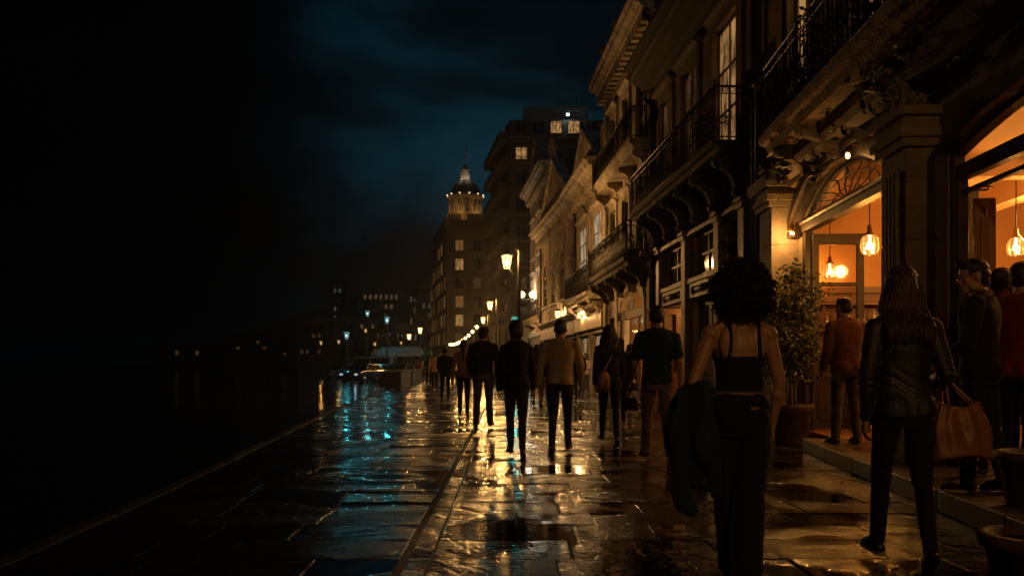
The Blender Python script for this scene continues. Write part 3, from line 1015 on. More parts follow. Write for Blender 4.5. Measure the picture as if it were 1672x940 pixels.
def draped(label, root, f, k, sd, mat, seed):
    """jacket bundled over a bent forearm, falling in deep folds"""
    e, w = f.elb[sd], f.wri[sd]
    c = e.lerp(w, .42)
    rings = [(c.x + sd * (a - .02), c.y - .02 + b, c.z + z, rx * .86, ry * .9) for z, a, b, rx, ry in ((.075, .0, 0, .03, .07), (.06, .0, 0, .065, .13), (.02, .01, 0, .092, .16), (-.08, .035, -.01, .125, .17), (-.2, .05, -.02, .148, .17),
             (-.32, .045, -.03, .150, .16), (-.43, .02, -.03, .125, .14), (-.52, -.02, -.03, .085, .10), (-.585, -.05, -.03, .045, .06), (-.61, -.06, -.03, .015, .02))]
    hang = [V((c.x + sd * .10, c.y - .10, c.z - .02)), V((c.x + sd * .135, c.y - .15, c.z - .22)), V((c.x + sd * .10, c.y - .15, c.z - .46)), V((c.x + sd * .085, c.y - .13, c.z - .66))]
    hang2 = [V((c.x - sd * .02, c.y - .12, c.z + .02)), V((c.x - sd * .0, c.y - .17, c.z - .25)), V((c.x - sd * .03, c.y - .17, c.z - .50))]
    sl = [capsule(a, b, .052 - .004 * i, .047 - .004 * i) for i, (a, b) in enumerate(zip(hang, hang[1:]))] + [capsule(a, b, .05, .045) for a, b in zip(hang2, hang2[1:])]
    me = fuse('folded_jacket', [loft(rings, 26, 2.1)] + sl, .008, k, 2, lambda p: .038 * sin(p.x * 34 + p.y * 26 + 5 * noise.noise(V((p.x * 5, p.y * 5, p.z * 3)))) * min(1, max(.1, (c.z + .09 - p.z) * 5)) + .02 * noise.noise(V((p.x * 9, p.y * 9, p.z * 4 + seed))))
    o = link('folded_jacket', me, mat)
    o.matrix_world = bodyM(root)
    tag(o, label, 'jacket')
    return o


dj = draped('dark blue jacket folded over the left forearm of the curly haired woman', w1, f1, k1, -1, CM['blue'], 2)

# woman in the leather blazer with the tan tote
w2, f2, k2 = person('woman with long brown hair in a black leather blazer walking away with a tan tote', 1474, 5.15, 1.70, legs=((.26, .10, .10, .0), (-.16, .16, -.38, .0)), arms=((-.12, .17, .28, .10), (-.16, .26, 1.55, .10)),
                    face=radians(-3), fem=True, top='jacket', topm='blackleather', botm='trousers', bot='slim', hair='long', hairm='brownhair', vox=.0065, seed=7, lean=.03, hem=.87)


def tote(label, pos, rz, s=1.0, mat='tanleather', strap_to=None, kind='tote_bag'):
    r = empty(kind, pos, rz, label, 'bag')
    hw, hd, hh = .185 * s, .07 * s, .33 * s
    vs, fs = [], []
    n, m = 40, 18
    for i in range(m + 1):
        u = i / m
        z = -hh * (1 - u)
        for j in range(n):
            t = 2 * pi * j / n
            kx = (abs(cos(t)) ** 3 + abs(sin(t)) ** 3) ** (-1 / 3)
            sag = 1.0 + .10 * sin(pi * u) - .30 * u ** 1.5
            x, y = hw * cos(t) * kx * (sag if u < .98 else sag * .98), hd * sin(t) * kx * (1.35 - .75 * u)
            fold = .020 * s * sin(t * 9 + 2.5 * u) * (.35 + u * .65) + .024 * s * noise.noise(V((x * 14, y * 14, z * 6)))
            x += cos(t) * fold; y += sin(t) * fold
            z2 = z + .018 * s * cos(2 * t + .5) * u - .02 * s * (1 - u) * cos(t * 2)
            vs.append((x, y, z2))
    for i in range(m):
        for j in range(n):
            fs.append((i * n + j, i * n + (j + 1) % n, (i + 1) * n + (j + 1) % n, (i + 1) * n + j))
    fs.append(tuple(range(n))[::-1])
    o = MB().add(vs, fs, True).build('bag_body', CM[mat], r, fix=False)
    so = o.modifiers.new('t', 'SOLIDIFY'); so.thickness = .006
    if strap_to is None: strap_to = V((0, 0, .26 * s))
    for sgn in (-1, 1):
        pts = []
        for u in [i / 16 for i in range(17)]:
            x = hw * .55 * (1 - 2 * u)
            e = sin(pi * u) ** .8
            base = V((x, sgn * hd * .42, -.02 * s))
            top = V((strap_to.x + x * .12, strap_to.y + sgn * .008, strap_to.z))
            pts.append(base.lerp(top, e if e < 1 else 1))
        MB().tube(pts, .009 * s, 6).build('handle', CM[mat], r)
    return r


fore = bodyM(w2) @ (f2.elb[1].lerp(f2.wri[1], .45) * k2)
bagp = V((fore.x + .10, fore.y - .03, fore.z - .15))
tote('tan leather tote bag hanging from the forearm of the leather blazer woman', bagp, radians(12), .93, strap_to=V((fore.x - bagp.x, fore.y - bagp.y, fore.z - bagp.z + .035)))

# drinkers at the bar front
person('man with glasses and swept back dark hair in black jacket, standing sideways', 1600, 6.95, 1.80, legs='T', arms=((.12, .14, .9, .35), (-.05, .16, .45, .10)), face=radians(52), top='jacket', topm='black', botm='trousers', bot='straight', hair='quiff', z=.18, vox=.0075, seed=12, head=(radians(30), radians(-6)), glasses=True, faceon=True, group='drinkers at the bar')
person('bearded man with glasses in a beige shirt and pale apron in the bar opening', 1632, 7.9, 1.84, legs='S', arms=((.1, .12, .7, .25), (.05, .14, .6, .2)), face=radians(-48), top='shirt', topm='beige', botm='apron', bot='skirt', hair='short', z=.18, vox=.0085, seed=14, head=(radians(-22), radians(-4)), glasses=True, beard=True, faceon=True, group='drinkers at the bar')
person('man in a dark red short sleeved shirt with raised forearms at the photo edge', 1668, 7.35, 1.82, legs='T', arms=((.28, .12, 1.25, .55), (.3, .14, 1.3, .6)), face=radians(-58), top='tee', topm='red', botm='trousers', bot='straight', hair='short', z=.18, vox=.0075, seed=16, head=(radians(-14), radians(2)), beard=True, faceon=True, group='drinkers at the bar')
person('man in a rust brown blazer and khaki trousers standing in the bar doorway', 1381, 11.3, 1.84, legs='S', arms=((.08, .12, .45, .15), (.02, .13, .22, .05)), face=radians(12), top='jacket', topm='rust', botm='khaki', bot='straight', hair='buzz', z=.18, vox=.0085, seed=18, head=(radians(14), 0), hem=.84, group='drinkers at the bar')
person('dark guest inside the bar seen past the glazed door, facing out', 1408, 13.6, 1.70, legs='S', arms=((.3, .12, 1.3, .4), (.1, .14, .4, .1)), face=radians(150), fem=True, top='shirt', topm='red', botm='trousers', hair='long', hairm='brownhair', z=.165, vox=.011, seed=19, faceon=True, group='guests inside the bar')
person('guest in a dark shirt at the counter deep inside the bar', 1640, 10.4, 1.76, legs='S', arms='S', face=radians(-70), top='shirt', topm='navy', botm='darkjeans', hair='short', z=.165, vox=.012, seed=21, group='guests inside the bar')
person('guest in a white blouse deep inside the bar between the drinkers', 1628, 12.2, 1.66, legs='S', arms=((.3, .1, 1.2, .4), (.1, .1, .3, .1)), face=radians(120), fem=True, top='shirt', topm='white', botm='trousers', hair='long', hairm='brownhair', z=.165, vox=.012, seed=22, faceon=True, group='guests inside the bar')

# the walkers, near to far
person('man in a dark teal short sleeved shirt and khaki jeans walking beside the shopfronts', 1073, 10.75, 1.86, legs=((.30, .08, .08), (-.24, .26, -.55)), arms=((.12, .16, .85, .12), (-.16, .17, .30, .05)), face=0, top='tee', topm='teal', botm='khaki', bot='straight', hair='short', vox=.0085, seed=24, hem=.88, group=STR)
wx, fx_, kx = person('woman with long dark hair and a tan bag strap across her dark jacket', 995, 13.4, 1.74, legs='A2', arms=((-.18, .14, .45, .05), (.20, .14, .55, .1)), fem=True, top='jacket', topm='black', botm='darkjeans', bot='slim', hair='long', vox=.0085, seed=26, hem=.98, group=STR)
m = MB()
pts = []
for i in range(29):
    t = -.25 + i / 28 * 1.0
    x = .10 - .27 * t
    z = 1.46 - .56 * t
    c = fx_.T(z)
    pts.append(V((x, c.y - .155 + .06 * max(0, -t) * 4 + .02 * abs(t - .4), c.z)) * kx)
r = empty('shoulder_bag', wx.location + V((pts[-1].x, pts[-1].y, pts[-1].z)), 0, 'small tan shoulder bag on the hip of the long haired woman in dark clothes', 'bag')
m = MB()
for i in range(len(pts) - 1):
    a, b = pts[i] - pts[-1], pts[i + 1] - pts[-1]
    m.add([a + V((-.011, 0, -.006)), b + V((-.011, 0, -.006)), b + V((.011, 0, .006)), a + V((.011, 0, .006)), a + V((-.011, .006, -.006)), b + V((-.011, .006, -.006)), b + V((.011, .006, .006)), a + V((.011, .006, .006))], [(0, 1, 2, 3), (7, 6, 5, 4), (0, 4, 5, 1), (3, 2, 6, 7)])
m.build('strap', CM['strap'], r)
bb = MB().lathe([(.03, -.30), (.085, -.28), (.10, -.18), (.09, -.06), (.06, 0), (.02, .01)], 18, M=Matrix.Diagonal((1, .5, 1, 1)))
bb.build('bag_body', CM['tanleather'], r)
person('man in a tan shirt and dark jeans walking in the middle of the promenade', 915, 11.9, 1.75, face=-.10, legs=((-.20, .22, -.45), (.24, .06, .06)), arms='A', top='shirt', topm='tan', botm='darkjeans', bot='slim', hair='buzz', vox=.0085, seed=28, hem=.90, group=STR)
person('person with bobbed dark hair in a black suit jacket and grey trousers walking', 843, 11.4, 1.70, face=.10, head=(.25, 0), legs=((.20, .05, .04, -.03), (-.16, .16, -.38, -.03)), arms=((-.06, .17, .22, .04), (.06, .17, .26, .04)), fem=True, top='jacket', topm='black', botm='darkgrey', bot='slim', hair='bob', vox=.0085, seed=30, hem=.84, group=STR)
person('tall man in a navy jacket and blue jeans walking away', 789, 16.6, 1.84, face=-.15, legs='B2', arms='B', top='jacket', topm='navy', botm='jeans', bot='straight', hair='short', vox=.010, seed=32, hem=.92, head=(radians(-20), 0), group=STR)
person('woman with a brown ponytail in a dusty pink cardigan walking left of the jeans man', 757, 20.4, 1.72, legs='A2', arms='A', fem=True, top='shirt', topm='pink', botm='darkjeans', bot='slim', hair='ponytail', hairm='brownhair', vox=.011, seed=34, hem=.88, group=STR)
person('slim person in black walking behind the kerb side of the crowd', 727, 29, 1.72, legs='B2', arms=((.1, .14, .8, .2), (0, .15, .3, .05)), top='jacket', topm='black', botm='trousers', hair='short', vox=.014, seed=36, group=STR)
person('far walker in a pale jacket beside the planter wall', 710, 42, 1.74, legs='A2', arms='A', top='jacket', topm='pink', botm='trousers', hair='short', vox=.016, seed=38, group=STR)
person('far walker in dark clothes at the kerb beyond the planter wall', 700, 50, 1.70, legs='B2', arms='B', top='jacket', topm='navy', botm='trousers', hair='short', vox=.016, seed=39, group=STR)
person('woman with long hair in a short black dress beyond the tan shirt man', 877, 25.5, 1.74, legs='A2', arms='B', fem=True, top='shirt', topm='blacktop', botm='black', bot='skirt', hair='long', hairm='brownhair', vox=.012, seed=40, hem=.98, collar=False, group=STR)
person('dark clothed walker half hidden behind the long haired woman in the black dress', 889, 29, 1.70, legs='B2', arms='A', top='jacket', topm='black', botm='trousers', hair='short', vox=.014, seed=42, group=STR)
person('woman in a white blouse and jeans facing the camera by the shops', 957, 36, 1.66, legs='S', arms=((.3, .16, 1.2, .5), (.3, .16, 1.2, .5)), face=radians(160), fem=True, top='shirt', topm='white', botm='jeans', hair='long', vox=.013, seed=44, X=2.98, faceon=True, group='people by the shops')
person('woman in a dark sleeveless dress standing by the arched shop window', 1028, 23.5, 1.70, legs='A2', arms=((.2, .14, .9, .3), (0, .14, .3, .1)), face=radians(-40), fem=True, top='tee', topm='navy', botm='navy', bot='skirt', hair='ponytail', vox=.012, seed=46, hem=.98, collar=False, group='people by the shops')
w9, f9, k9 = person('person in black carrying a dark handbag behind the woman with the tan strap', 1012, 17.5, 1.66, legs='B2', arms=((0, .14, .3, .05), (.0, .15, .2, .05)), fem=True, top='jacket', topm='black', botm='darkjeans', hair='bob', vox=.011, seed=48, group=STR)
hp = bodyM(w9) @ ((f9.wri[1] + f9.hdir[1] * .08) * k9)
tote('black handbag hanging from a hand behind the woman with the tan strap', V((hp.x, hp.y, hp.z - .22)), 0, .8, 'black', V((0, 0, .22)), 'handbag')
person('far walker in a white top under the globe lights', 742, 62, 1.72, legs='A2', arms='A', top='shirt', topm='white', botm='trousers', hair='short', vox=.02, seed=50, group=STR)
person('far walker in a dark coat beneath the second street lamp', 826, 48, 1.74, legs='B2', arms='B', top='jacket', topm='black', botm='trousers', hair='short', vox=.018, seed=51, group=STR)
person('far stroller in a beige coat near the market stalls', 692, 78, 1.72, legs='A2', arms='B', top='jacket', topm='beige', botm='trousers', hair='short', vox=.022, seed=52, group=STR)
person('far stroller in red near the teal stall', 683, 84, 1.68, legs='S', arms='S', face=2.6, fem=True, top='shirt', topm='red', botm='trousers', hair='bob', vox=.022, seed=53, group=STR)

for q, (px, Y, H_, tp, bt, hr, fm_, lab) in enumerate((
        (734, 52, 1.72, 'rust', 'darkjeans', 'short', False, 'far walker in a rust jacket left of the globe lights'), (748, 70, 1.66, 'black', 'jeans', 'bob', True, 'far walker with bobbed hair in a black top and pale jeans'),
        (716, 66, 1.75, 'teal', 'khaki', 'short', False, 'far walker in a teal shirt and khaki trousers by the kerb'), (769, 60, 1.70, 'beige', 'darkgrey', 'short', False, 'far walker in a beige shirt seen between the ponytail woman and the jeans man'),
        (706, 84, 1.70, 'navy', 'jeans', 'short', False, 'distant walker in a navy jacket and jeans at the end of the planters'), (812, 40, 1.68, 'pink', 'darkjeans', 'ponytail', True, 'ponytailed walker in a pink top between the jeans man and the black suit'),
        (822, 75, 1.74, 'white', 'navy', 'short', False, 'distant walker in a white shirt below the second street lamp'), (868, 44, 1.70, 'tan', 'trousers', 'short', False, 'far walker in a tan top right of the nearest lamp post'),
        (899, 40, 1.66, 'navy', 'darkjeans', 'bob', True, 'far walker with bobbed hair in navy near the shop doors'), (944, 30, 1.72, 'black', 'darkjeans', 'short', False, 'dark walker passing the shop doors beside the white blouse woman'),
        (726, 90, 1.72, 'khaki', 'black', 'short', False, 'distant walker in a khaki jacket under the string of globes'))):
    person(lab, px, Y, H_, legs='ABAB'[q % 4] if q % 3 else 'B2', arms='BA'[q % 2], face=.2 * ((q * 7) % 5 - 2) + (pi if q in (3, 6) else 0), fem=fm_, top='jacket' if q % 2 else 'shirt', topm=tp, botm=bt, hair=hr, vox=.018, seed=60 + q, group=STR)
# ------------------------------------------------------------------ setting
WARM = (1.0, 0.54, 0.18)
AMBER = (1.0, 0.44, 0.10)
LAMP = (1.0, 0.47, 0.12)


def sheet(name, pts, z, mat):
    me = bpy.data.meshes.new(name)
    me.from_pydata([(x, y, z) for x, y in pts], [], [tuple(range(len(pts)))])
    return tag(link(name, me, mat), kind='structure')


def row2(Y): return 5.469 - 0.057 * Y          # facade line of the middle houses
def row1(Y): return 4.05 + 0.037 * Y           # facade line of the bar


KERB = [(-2.3, -6), (-2.75, 2), (-3.1, 7), (-3.45, 11), (-4.75, 24), (-6.3, 50), (-8.8, 94), (-14, 150), (-26, 240)]
# terrain sheet reaching the horizon, the carriageway on it, and the paved promenade
sheet('ground', [(-900, -60), (900, -60), (900, 1500), (-900, 1500)], -0.13, MAT['road'])
sheet('road', [(-60, -40), (-2.0, -40)] + [(x - .18, y) for x, y in KERB] + [(-90, 240)], -0.10, MAT['road'])
sheet('pavement_bed', [(9, -20), (9, 60), (5, 150), (-10, 240)] + [(x, y) for x, y in reversed(KERB)] + [(-2.2, -20)], -.012, MAT['joint'])
def kerbx(y):
    for (x0, y0), (x1, y1) in zip(KERB, KERB[1:]):
        if y0 <= y <= y1: return x0 + (x1 - x0) * (y - y0) / (y1 - y0)
    return KERB[0][0]
pv = MB()
y = -5.5
rr = random.Random(77)
def slab(x0, x1, y0, y1, xa0, xa1):
    """one paving slab with eased edges, laid slightly out of true"""
    g, e = .0045, .007
    tx, ty, h = rr.gauss(0, .004), rr.gauss(0, .006), rr.uniform(-.003, .004)
    cx, cy = (x0 + x1) / 2, (y0 + y1) / 2
    q = [(x0 + g, y0 + g), (x1 - g, y0 + g), (xa1 - g, y1 - g), (xa0 + g, y1 - g)]
    i_ = [(x0 + g + e, y0 + g + e), (x1 - g - e, y0 + g + e), (xa1 - g - e, y1 - g - e), (xa0 + g + e, y1 - g - e)]
    def P3(p, d): return (p[0], p[1], h + (p[0] - cx) * tx + (p[1] - cy) * ty - d)
    vs = [P3(p, .0) for p in i_] + [P3(p, .0035) for p in q] + [(p[0], p[1], -.03) for p in q]
    pv.add(vs, [(0, 1, 2, 3)] + [(4 + k, 4 + (k + 1) % 4, (k + 1) % 4, k) for k in range(4)] + [(8 + k, 8 + (k + 1) % 4, 4 + (k + 1) % 4, 4 + k) for k in range(4)])
while y < 66:
    d = rr.choice((.40, .48, .55, .58, .68))
    if y > 32: d *= 1.6
    x, x2 = kerbx(y) + .01, kerbx(y + d) + .01
    sk = x2 - x
    edge = -.66 - .004 * y
    first = True
    while x < 7.2:
        w_ = rr.uniform(.5, 1.02)
        nx_ = x + w_
        if x < edge and nx_ > edge - .35: nx_ = edge
        elif abs(x - edge) < .01: x = edge + .19; nx_ = x + w_
        k0 = sk if first else sk * max(0, (edge - x) / (edge - kerbx(y))) if x < edge else 0
        k1 = sk * max(0, (edge - nx_) / (edge - kerbx(y))) if nx_ < edge else 0
        slab(x, nx_, y, y + d, x + k0, nx_ + k1)
        x = nx_; first = False
    y += d
tag(pv.build('pavement', MAT['pave'], fix=False), kind='structure')
sheet('far_pavement', [(9, 65.5), (5, 150), (-10, 240)] + [(x, y) for x, y in reversed(KERB) if y > 70] + [(kerbx(65.5), 65.5)], -0.004, MAT['pave'])
kb = MB()
for i in range(len(KERB) - 1):
    a, b = V((*KERB[i], 0)), V((*KERB[i + 1], 0))
    d = (b - a); L = d.length; d.normalize(); nrm = V((-d.y, d.x, 0))
    n = max(1, int(L / 1.2)) if a.y < 100 else 6
    for j in range(n):
        p, q = a + d * (L * j / n + .006), a + d * (L * (j + 1) / n - .006)
        hz = 0.004 + R.uniform(-.006, .008)
        vs = []
        for zz in (-.13, hz):
            vs += [p + V((0, 0, zz)), q + V((0, 0, zz)), q + nrm * .14 + V((0, 0, zz)), p + nrm * .14 + V((0, 0, zz))]
        kb.add(vs, [(0, 3, 2, 1), (4, 5, 6, 7), (0, 1, 5, 4), (1, 2, 6, 5), (2, 3, 7, 6), (3, 0, 4, 7)])
tag(kb.build('kerb', MAT['kerb'], bevel=.015), kind='structure')
# drain slot along the promenade: a strip of narrow stone
for nm, x0, w in (('gutter_strip', -.61, .13),):
    g = MB()
    y = -4.0
    while y < 70:
        l = 1.1 + R.uniform(-.1, .1)
        g.box(x0 - .004 * y, x0 + w - .004 * y, y, y + l - .012, -.02, -.002 + R.uniform(0, .002))
        y += l
    tag(g.build(nm, MAT['pave'], bevel=.004), kind='structure')
# painted line far out on the carriageway
sheet('road_marking', [(PX(300, 62) - 4, 62), (PX(300, 62) + 18, 76), (PX(300, 62) + 18, 76.5), (PX(300, 62) - 4, 62.5)], -0.096, MAT['kerb'])
# terrace step in front of the bar
TA, TB = V((3.0, 3.4, 0)), V((3.98, 12.15, 0))
t = MB()
d = (TB - TA).normalized()
n = 7
for i in range(n):
    p, q = TA + (TB - TA) * (i / n) + d * .006, TA + (TB - TA) * ((i + 1) / n) - d * .006
    o = V((.22, -.025, 0))
    jz = R.uniform(-.006, .006)
    vs = [p, q, q + o, p + o] + [v + V((0, 0, .18 + jz)) for v in (p, q, q + o, p + o)]
    t.add(vs, [(0, 3, 2, 1), (4, 5, 6, 7), (0, 1, 5, 4), (1, 2, 6, 5), (2, 3, 7, 6), (3, 0, 4, 7)])
tag(t.build('terrace_step', MAT['stepstone'], bevel=.014), kind='structure')
t = MB()
vs = [(3.23, 3.4, 0), (4.2, 12.13, 0), (4.60, 12.6, 0), (4.60, 14.0, 0), (4.15, 14.0, 0), (4.6, 3.4, 0)]
out = [(3.225, 3.4), (4.195, 12.13), (5.0, 12.13), (5.0, 3.4)]
vs = [(x, y, z) for z in (0.0, .174) for x, y in out]
t.add(vs, [(0, 3, 2, 1), (4, 5, 6, 7), (0, 1, 5, 4), (1, 2, 6, 5), (2, 3, 7, 6), (3, 0, 4, 7)])
tag(t.build('terrace', MAT['terrace']), kind='structure')


# ------------------------------------------------------------------ small building kit (local frame: x along the facade, y outwards, z up)
def house(name, label, Y0, fx, slope, cat='building', group=None):
    return empty(name, (fx(Y0), Y0, 0), atan2(1, slope), label, cat, group)


def window(par, x0, x1, z0, z1, rise=0.0, y=-0.16, nx=2, nz=2, fm='paintwood', pmt='pane', fw=0.06, mw=0.035, name='window', depth=.06, bar=True):
    outer = hole(x0 + .004, x1 - .004, z0 + .004, z1 - .002 * (rise > 0) - .004, rise - .004 if rise else 0)
    holes = []
    W, H = (x1 - x0 - 2 * fw), (z1 - z0 - 2 * fw)
    pw, ph = (W - (nx - 1) * mw) / nx, (H - (nz - 1) * mw) / nz
    for i in range(nx):
        for j in range(nz):
            a, b = x0 + fw + i * (pw + mw), z0 + fw + j * (ph + mw)
            holes.append(rect(a, a + pw, b, b + ph))
    if rise:
        a, c = (x1 - x0) / 2 - fw, (x0 + x1) / 2
        if rise > a * .6:
            holes.append([(c + a * cos(pi * i / 12), z1 + (rise - fw) * sin(pi * i / 12)) for i in range(13)])
        else:
            hh = hole(x0 + fw, x1 - fw, z1 + .0, z1 + .002, rise - fw)
            holes.append(hh)
    m = MB().poly(outer, holes, y - depth, y)
    if rise and nx > 1:
        c, a = (x0 + x1) / 2, (x1 - x0) / 2 - fw
        for q in ([0] if rise < a * .6 else [-.7, 0, .7]):
            m.tube([(c, y - depth / 2, z1), (c + a * sin(q), y - depth / 2, z1 + (rise - fw * .5) * cos(q))], mw * .45, 4)
    w = m.build(name, MAT[fm], par)
    p = MB().poly(hole(x0 + .02, x1 - .02, z0 + .02, z1 - .0, max(0, rise - .02)), (), y - depth * .62, y - depth * .5)
    p.build('pane', MAT[pmt], w)
    return w


def surround(mb, x0, x1, z0, z1, w=0.16, d=0.05, sill=True, hood=0, rise=0.0):
    """moulded architrave with an optional sill and hood (0 none, 1 flat, 2 pediment)"""
    e = .003
    if rise:
        mb.poly(hole(x0 - w, x1 + w, z0, z1, rise + w), [hole(x0, x1, z0 + .01, z1, rise)], e, d)
    else:
        mb.box(x0 - w, x0, e, d, z0, z1); mb.box(x1, x1 + w, e, d, z0, z1); mb.box(x0 - w, x1 + w, e, d * 1.1, z1, z1 + w)
    if sill: mb.box(x0 - w * 1.2, x1 + w * 1.2, e, d + .10, z0 - .1, z0 - .002)
    top = z1 + w + rise
    if hood:
        mb.sweep([(e, top), (d + .03, top), (d + .06, top + .07), (d + .14, top + .12), (d + .14, top + .17), (e, top + .2)], x0 - w * 1.6, x1 + w * 1.6)
    if hood == 2:
        c = (x0 + x1) / 2
        mb.poly([(x0 - w * 1.6, top + .203), (x1 + w * 1.6, top + .203), (c, top + .203 + (x1 - x0) * .28)], (), e, d + .06)


def cornice(mb, x0, x1, z, s=1.0, dent=0.0):
    pr = [(0.003, 0), (.10, 0), (.12, .10), (.20, .14), (.30, .16), (.34, .24), (.46, .27), (.50, .36), (.56, .40), (.56, .46), (0.003, .48)]
    mb.sweep([(a * s if a > .01 else a, z + b * s) for a, b in pr], x0, x1)
    if dent:
        x = x0 + dent * .3
        while x < x1 - dent * .4:
            mb.box(x, x + dent * .5, .006, .27 * s, z - .14 * s, z + .12 * s)
            x += dent


def pilaster(mb, x, z0, z1, w=.4, d=.09):
    mb.box(x - w / 2, x + w / 2, .003, d, z0, z1)
    mb.box(x - w * .6, x + w * .6, .004, d + .04, z0, z0 + .22)
    mb.box(x - w * .58, x + w * .58, .004, d + .04, z1 - .12, z1)
    mb.box(x - w * .66, x + w * .66, .005, d + .08, z1 - .001, z1 + .08)


def railing_bars(mb, x0, x1, y, z0, h, step=.13, ends=True, style=0, back=0.02):
    """iron railing along x at depth y with returns to the wall"""
    rt, rb = .022, .010
    def run(a, b):
        a, b = V(a), V(b)
        L = (b - a).length; d = (b - a) / max(L, 1e-6)
        mb.tube([a + V((0, 0, h)), b + V((0, 0, h))], rt, 6)
        mb.tube([a + V((0, 0, .07)), b + V((0, 0, .07))], .014, 5)
        mb.tube([a + V((0, 0, h - .14)), b + V((0, 0, h - .14))], .010, 4)
        n = max(1, int(L / step))
        for i in range(n + 1):
            p = a + d * (L * i / n)
            mb.tube([p, p + V((0, 0, h))], rb if i % 8 else .016, 5)
            if i < n:
                c = p + d * (L / n / 2)
                r = L / n * .36
                if style == 0:
                    mb.tube([c + d * r * cos(t) + V((0, 0, h - .07 + r * sin(t))) for t in [2 * pi * q / 9 for q in range(9)]], .006, 4, True)
                    if i % 2 == 0:
                        mb.tube([c + d * (r * .9 * cos(t)) + V((0, 0, .28 + .16 * sin(t))) for t in [2 * pi * q / 10 for q in range(10)]], .006, 4, True)
                else:
                    pts = []
                    for q in range(26):
                        u = q / 25; t = u * 4.2 * pi
                        rr = r * 1.25 * (1 - .75 * abs(2 * u - 1) ** .7 * 0 - .8 * u)
                        pts.append(c + d * (rr * cos(t)) + V((0, 0, .34 + .22 * (i % 2) + rr * sin(t) * 1.2)))
                    mb.tube(pts, .008, 4)
                    pts = [c + d * (r * .95 * sin(u * 2 * pi)) + V((0, 0, .1 + (h - .25) * u)) for u in [q / 14 for q in range(15)]]
                    mb.tube(pts, .007, 4)
    run((x0, y, z0), (x1, y, z0))
    if ends:
        run((x0, back, z0), (x0, y, z0)); run((x1, back, z0), (x1, y, z0))
    for x in (x0, x1):
        mb.tube([(x, y, z0), (x, y, z0 + h + .06)], .02, 6)
        mb.ball((x, y, z0 + h + .09), .035, 8, 6)


def console(mb, x, y0, y1, z1, h, w=.16):
    """scrolled bracket under a slab"""
    pr = [(y0, z1), (y1, z1), (y1 - .02, z1 - h * .22), (y1 * .78, z1 - h * .34), (y1 * .55, z1 - h * .46), (y1 * .42, z1 - h * .66), (y1 * .34, z1 - h * .88), (y1 * .2, z1 - h), (y0, z1 - h)]
    mb.sweep(pr, x - w / 2, x + w / 2)
    mb.tube([(x - w * .56, y1 - .09, z1 - h * .17), (x + w * .56, y1 - .09, z1 - h * .17)], h * .14, 10)
    mb.tube([(x - w * .56, y1 * .3, z1 - h * .85), (x + w * .56, y1 * .3, z1 - h * .85)], h * .10, 10)


def balcony(par, x0, x1, z, dep, h=1.0, slabm='stone', th=.2, style=0, consoles=(), step=.13, conm=None, ch=.55):
    m = MB().sweep([(.003, z - th), (dep - .12, z - th), (dep - .08, z - th * .6), (dep, z - th * .5), (dep + .03, z - th * .3), (dep + .03, z), (.003, z)], x0 - .05, x1 + .05)
    b = m.build('balcony', MAT[slabm], par)
    r = MB(); railing_bars(r, x0, x1, dep - .04, z, h, step, True, style)
    r.build('railing', MAT['iron'], b)
    for cx in consoles:
        c = MB(); console(c, cx, .004, dep - .1, z - th - .002, ch)
        c.build('bracket', MAT[conm or slabm], b)
    return b


def drain(par, x, z0, z1, y=.09, mat='iron'):
    m = MB().tube([(x, y, z0), (x, y, z1 - .4), (x, y + .05, z1 - .2), (x, y + .25, z1)], .055, 8)
    z = z0 + .5
    while z < z1 - .4:
        m.lathe([(.062, -.05), (.07, -.03), (.07, .03), (.062, .05)], 8, (x, y, z)); z += 1.9
    return m.build('drainpipe', MAT[mat], par)


def leaves(mb, pts, count, spread, size, rr, flat=0.3):
    for i in range(count):
        c = V(rr.choice(pts)) + V((rr.gauss(0, spread), rr.gauss(0, spread), rr.gauss(0, spread)))
        s = size * rr.uniform(.6, 1.3)
        d = V((rr.gauss(0, 1), rr.gauss(0, 1), rr.gauss(-.35, .5))).normalized()
        a = d.cross(V((rr.gauss(0, 1), rr.gauss(0, 1), rr.gauss(0, 1)))).normalized()
        nn = d.cross(a)
        mb.add([c, c + d * s * .45 + a * s * .22 + nn * s * .07, c + d * s, c + d * s * .45 - a * s * .22 + nn * s * .07, c + d * s * .5 - nn * s * .03], [(0, 1, 4), (1, 2, 4), (2, 3, 4), (3, 0, 4)], True)


def bushy(name, label, loc, r, h, count, seed, group=None, trail=0.0, mat='leafdark', rz=0):
    """balcony planter: trough or pot with loose foliage"""
    rr = random.Random(seed)
    root = empty(name, loc, rz, label, 'plant', group)
    MB().lathe([(r * .38, 0), (r * .42, .02), (r * .55, .22), (r * .60, .22), (r * .60, .26), (r * .5, .26), (r * .46, .22)], 14).build('pot', MAT['terracotta'], root)
    st, pts = MB(), []
    for i in range(16):
        a, ln = rr.uniform(0, 2 * pi), h * rr.uniform(.5, 1.0)
        o = r * rr.uniform(.35, 1.0)
        dz = -1 if (trail and rr.random() < trail) else 1
        p = [V((cos(a) * o * u * 1.1, sin(a) * o * u * 1.1, .22 + (ln * (u if dz > 0 else (u * .5 - 1.5 * u * u))))) for u in (0, .3, .6, .85, 1)]
        st.tube(p, [.006, .005, .004, .003, .002], 4)
        pts += p[1:]
    st.build('stem', MAT['bark'], root)
    lv = MB(); leaves(lv, pts, count, r * .16, r * .30, rr)
    lv.build('foliage', MAT[mat], root, fix=False)
    return root


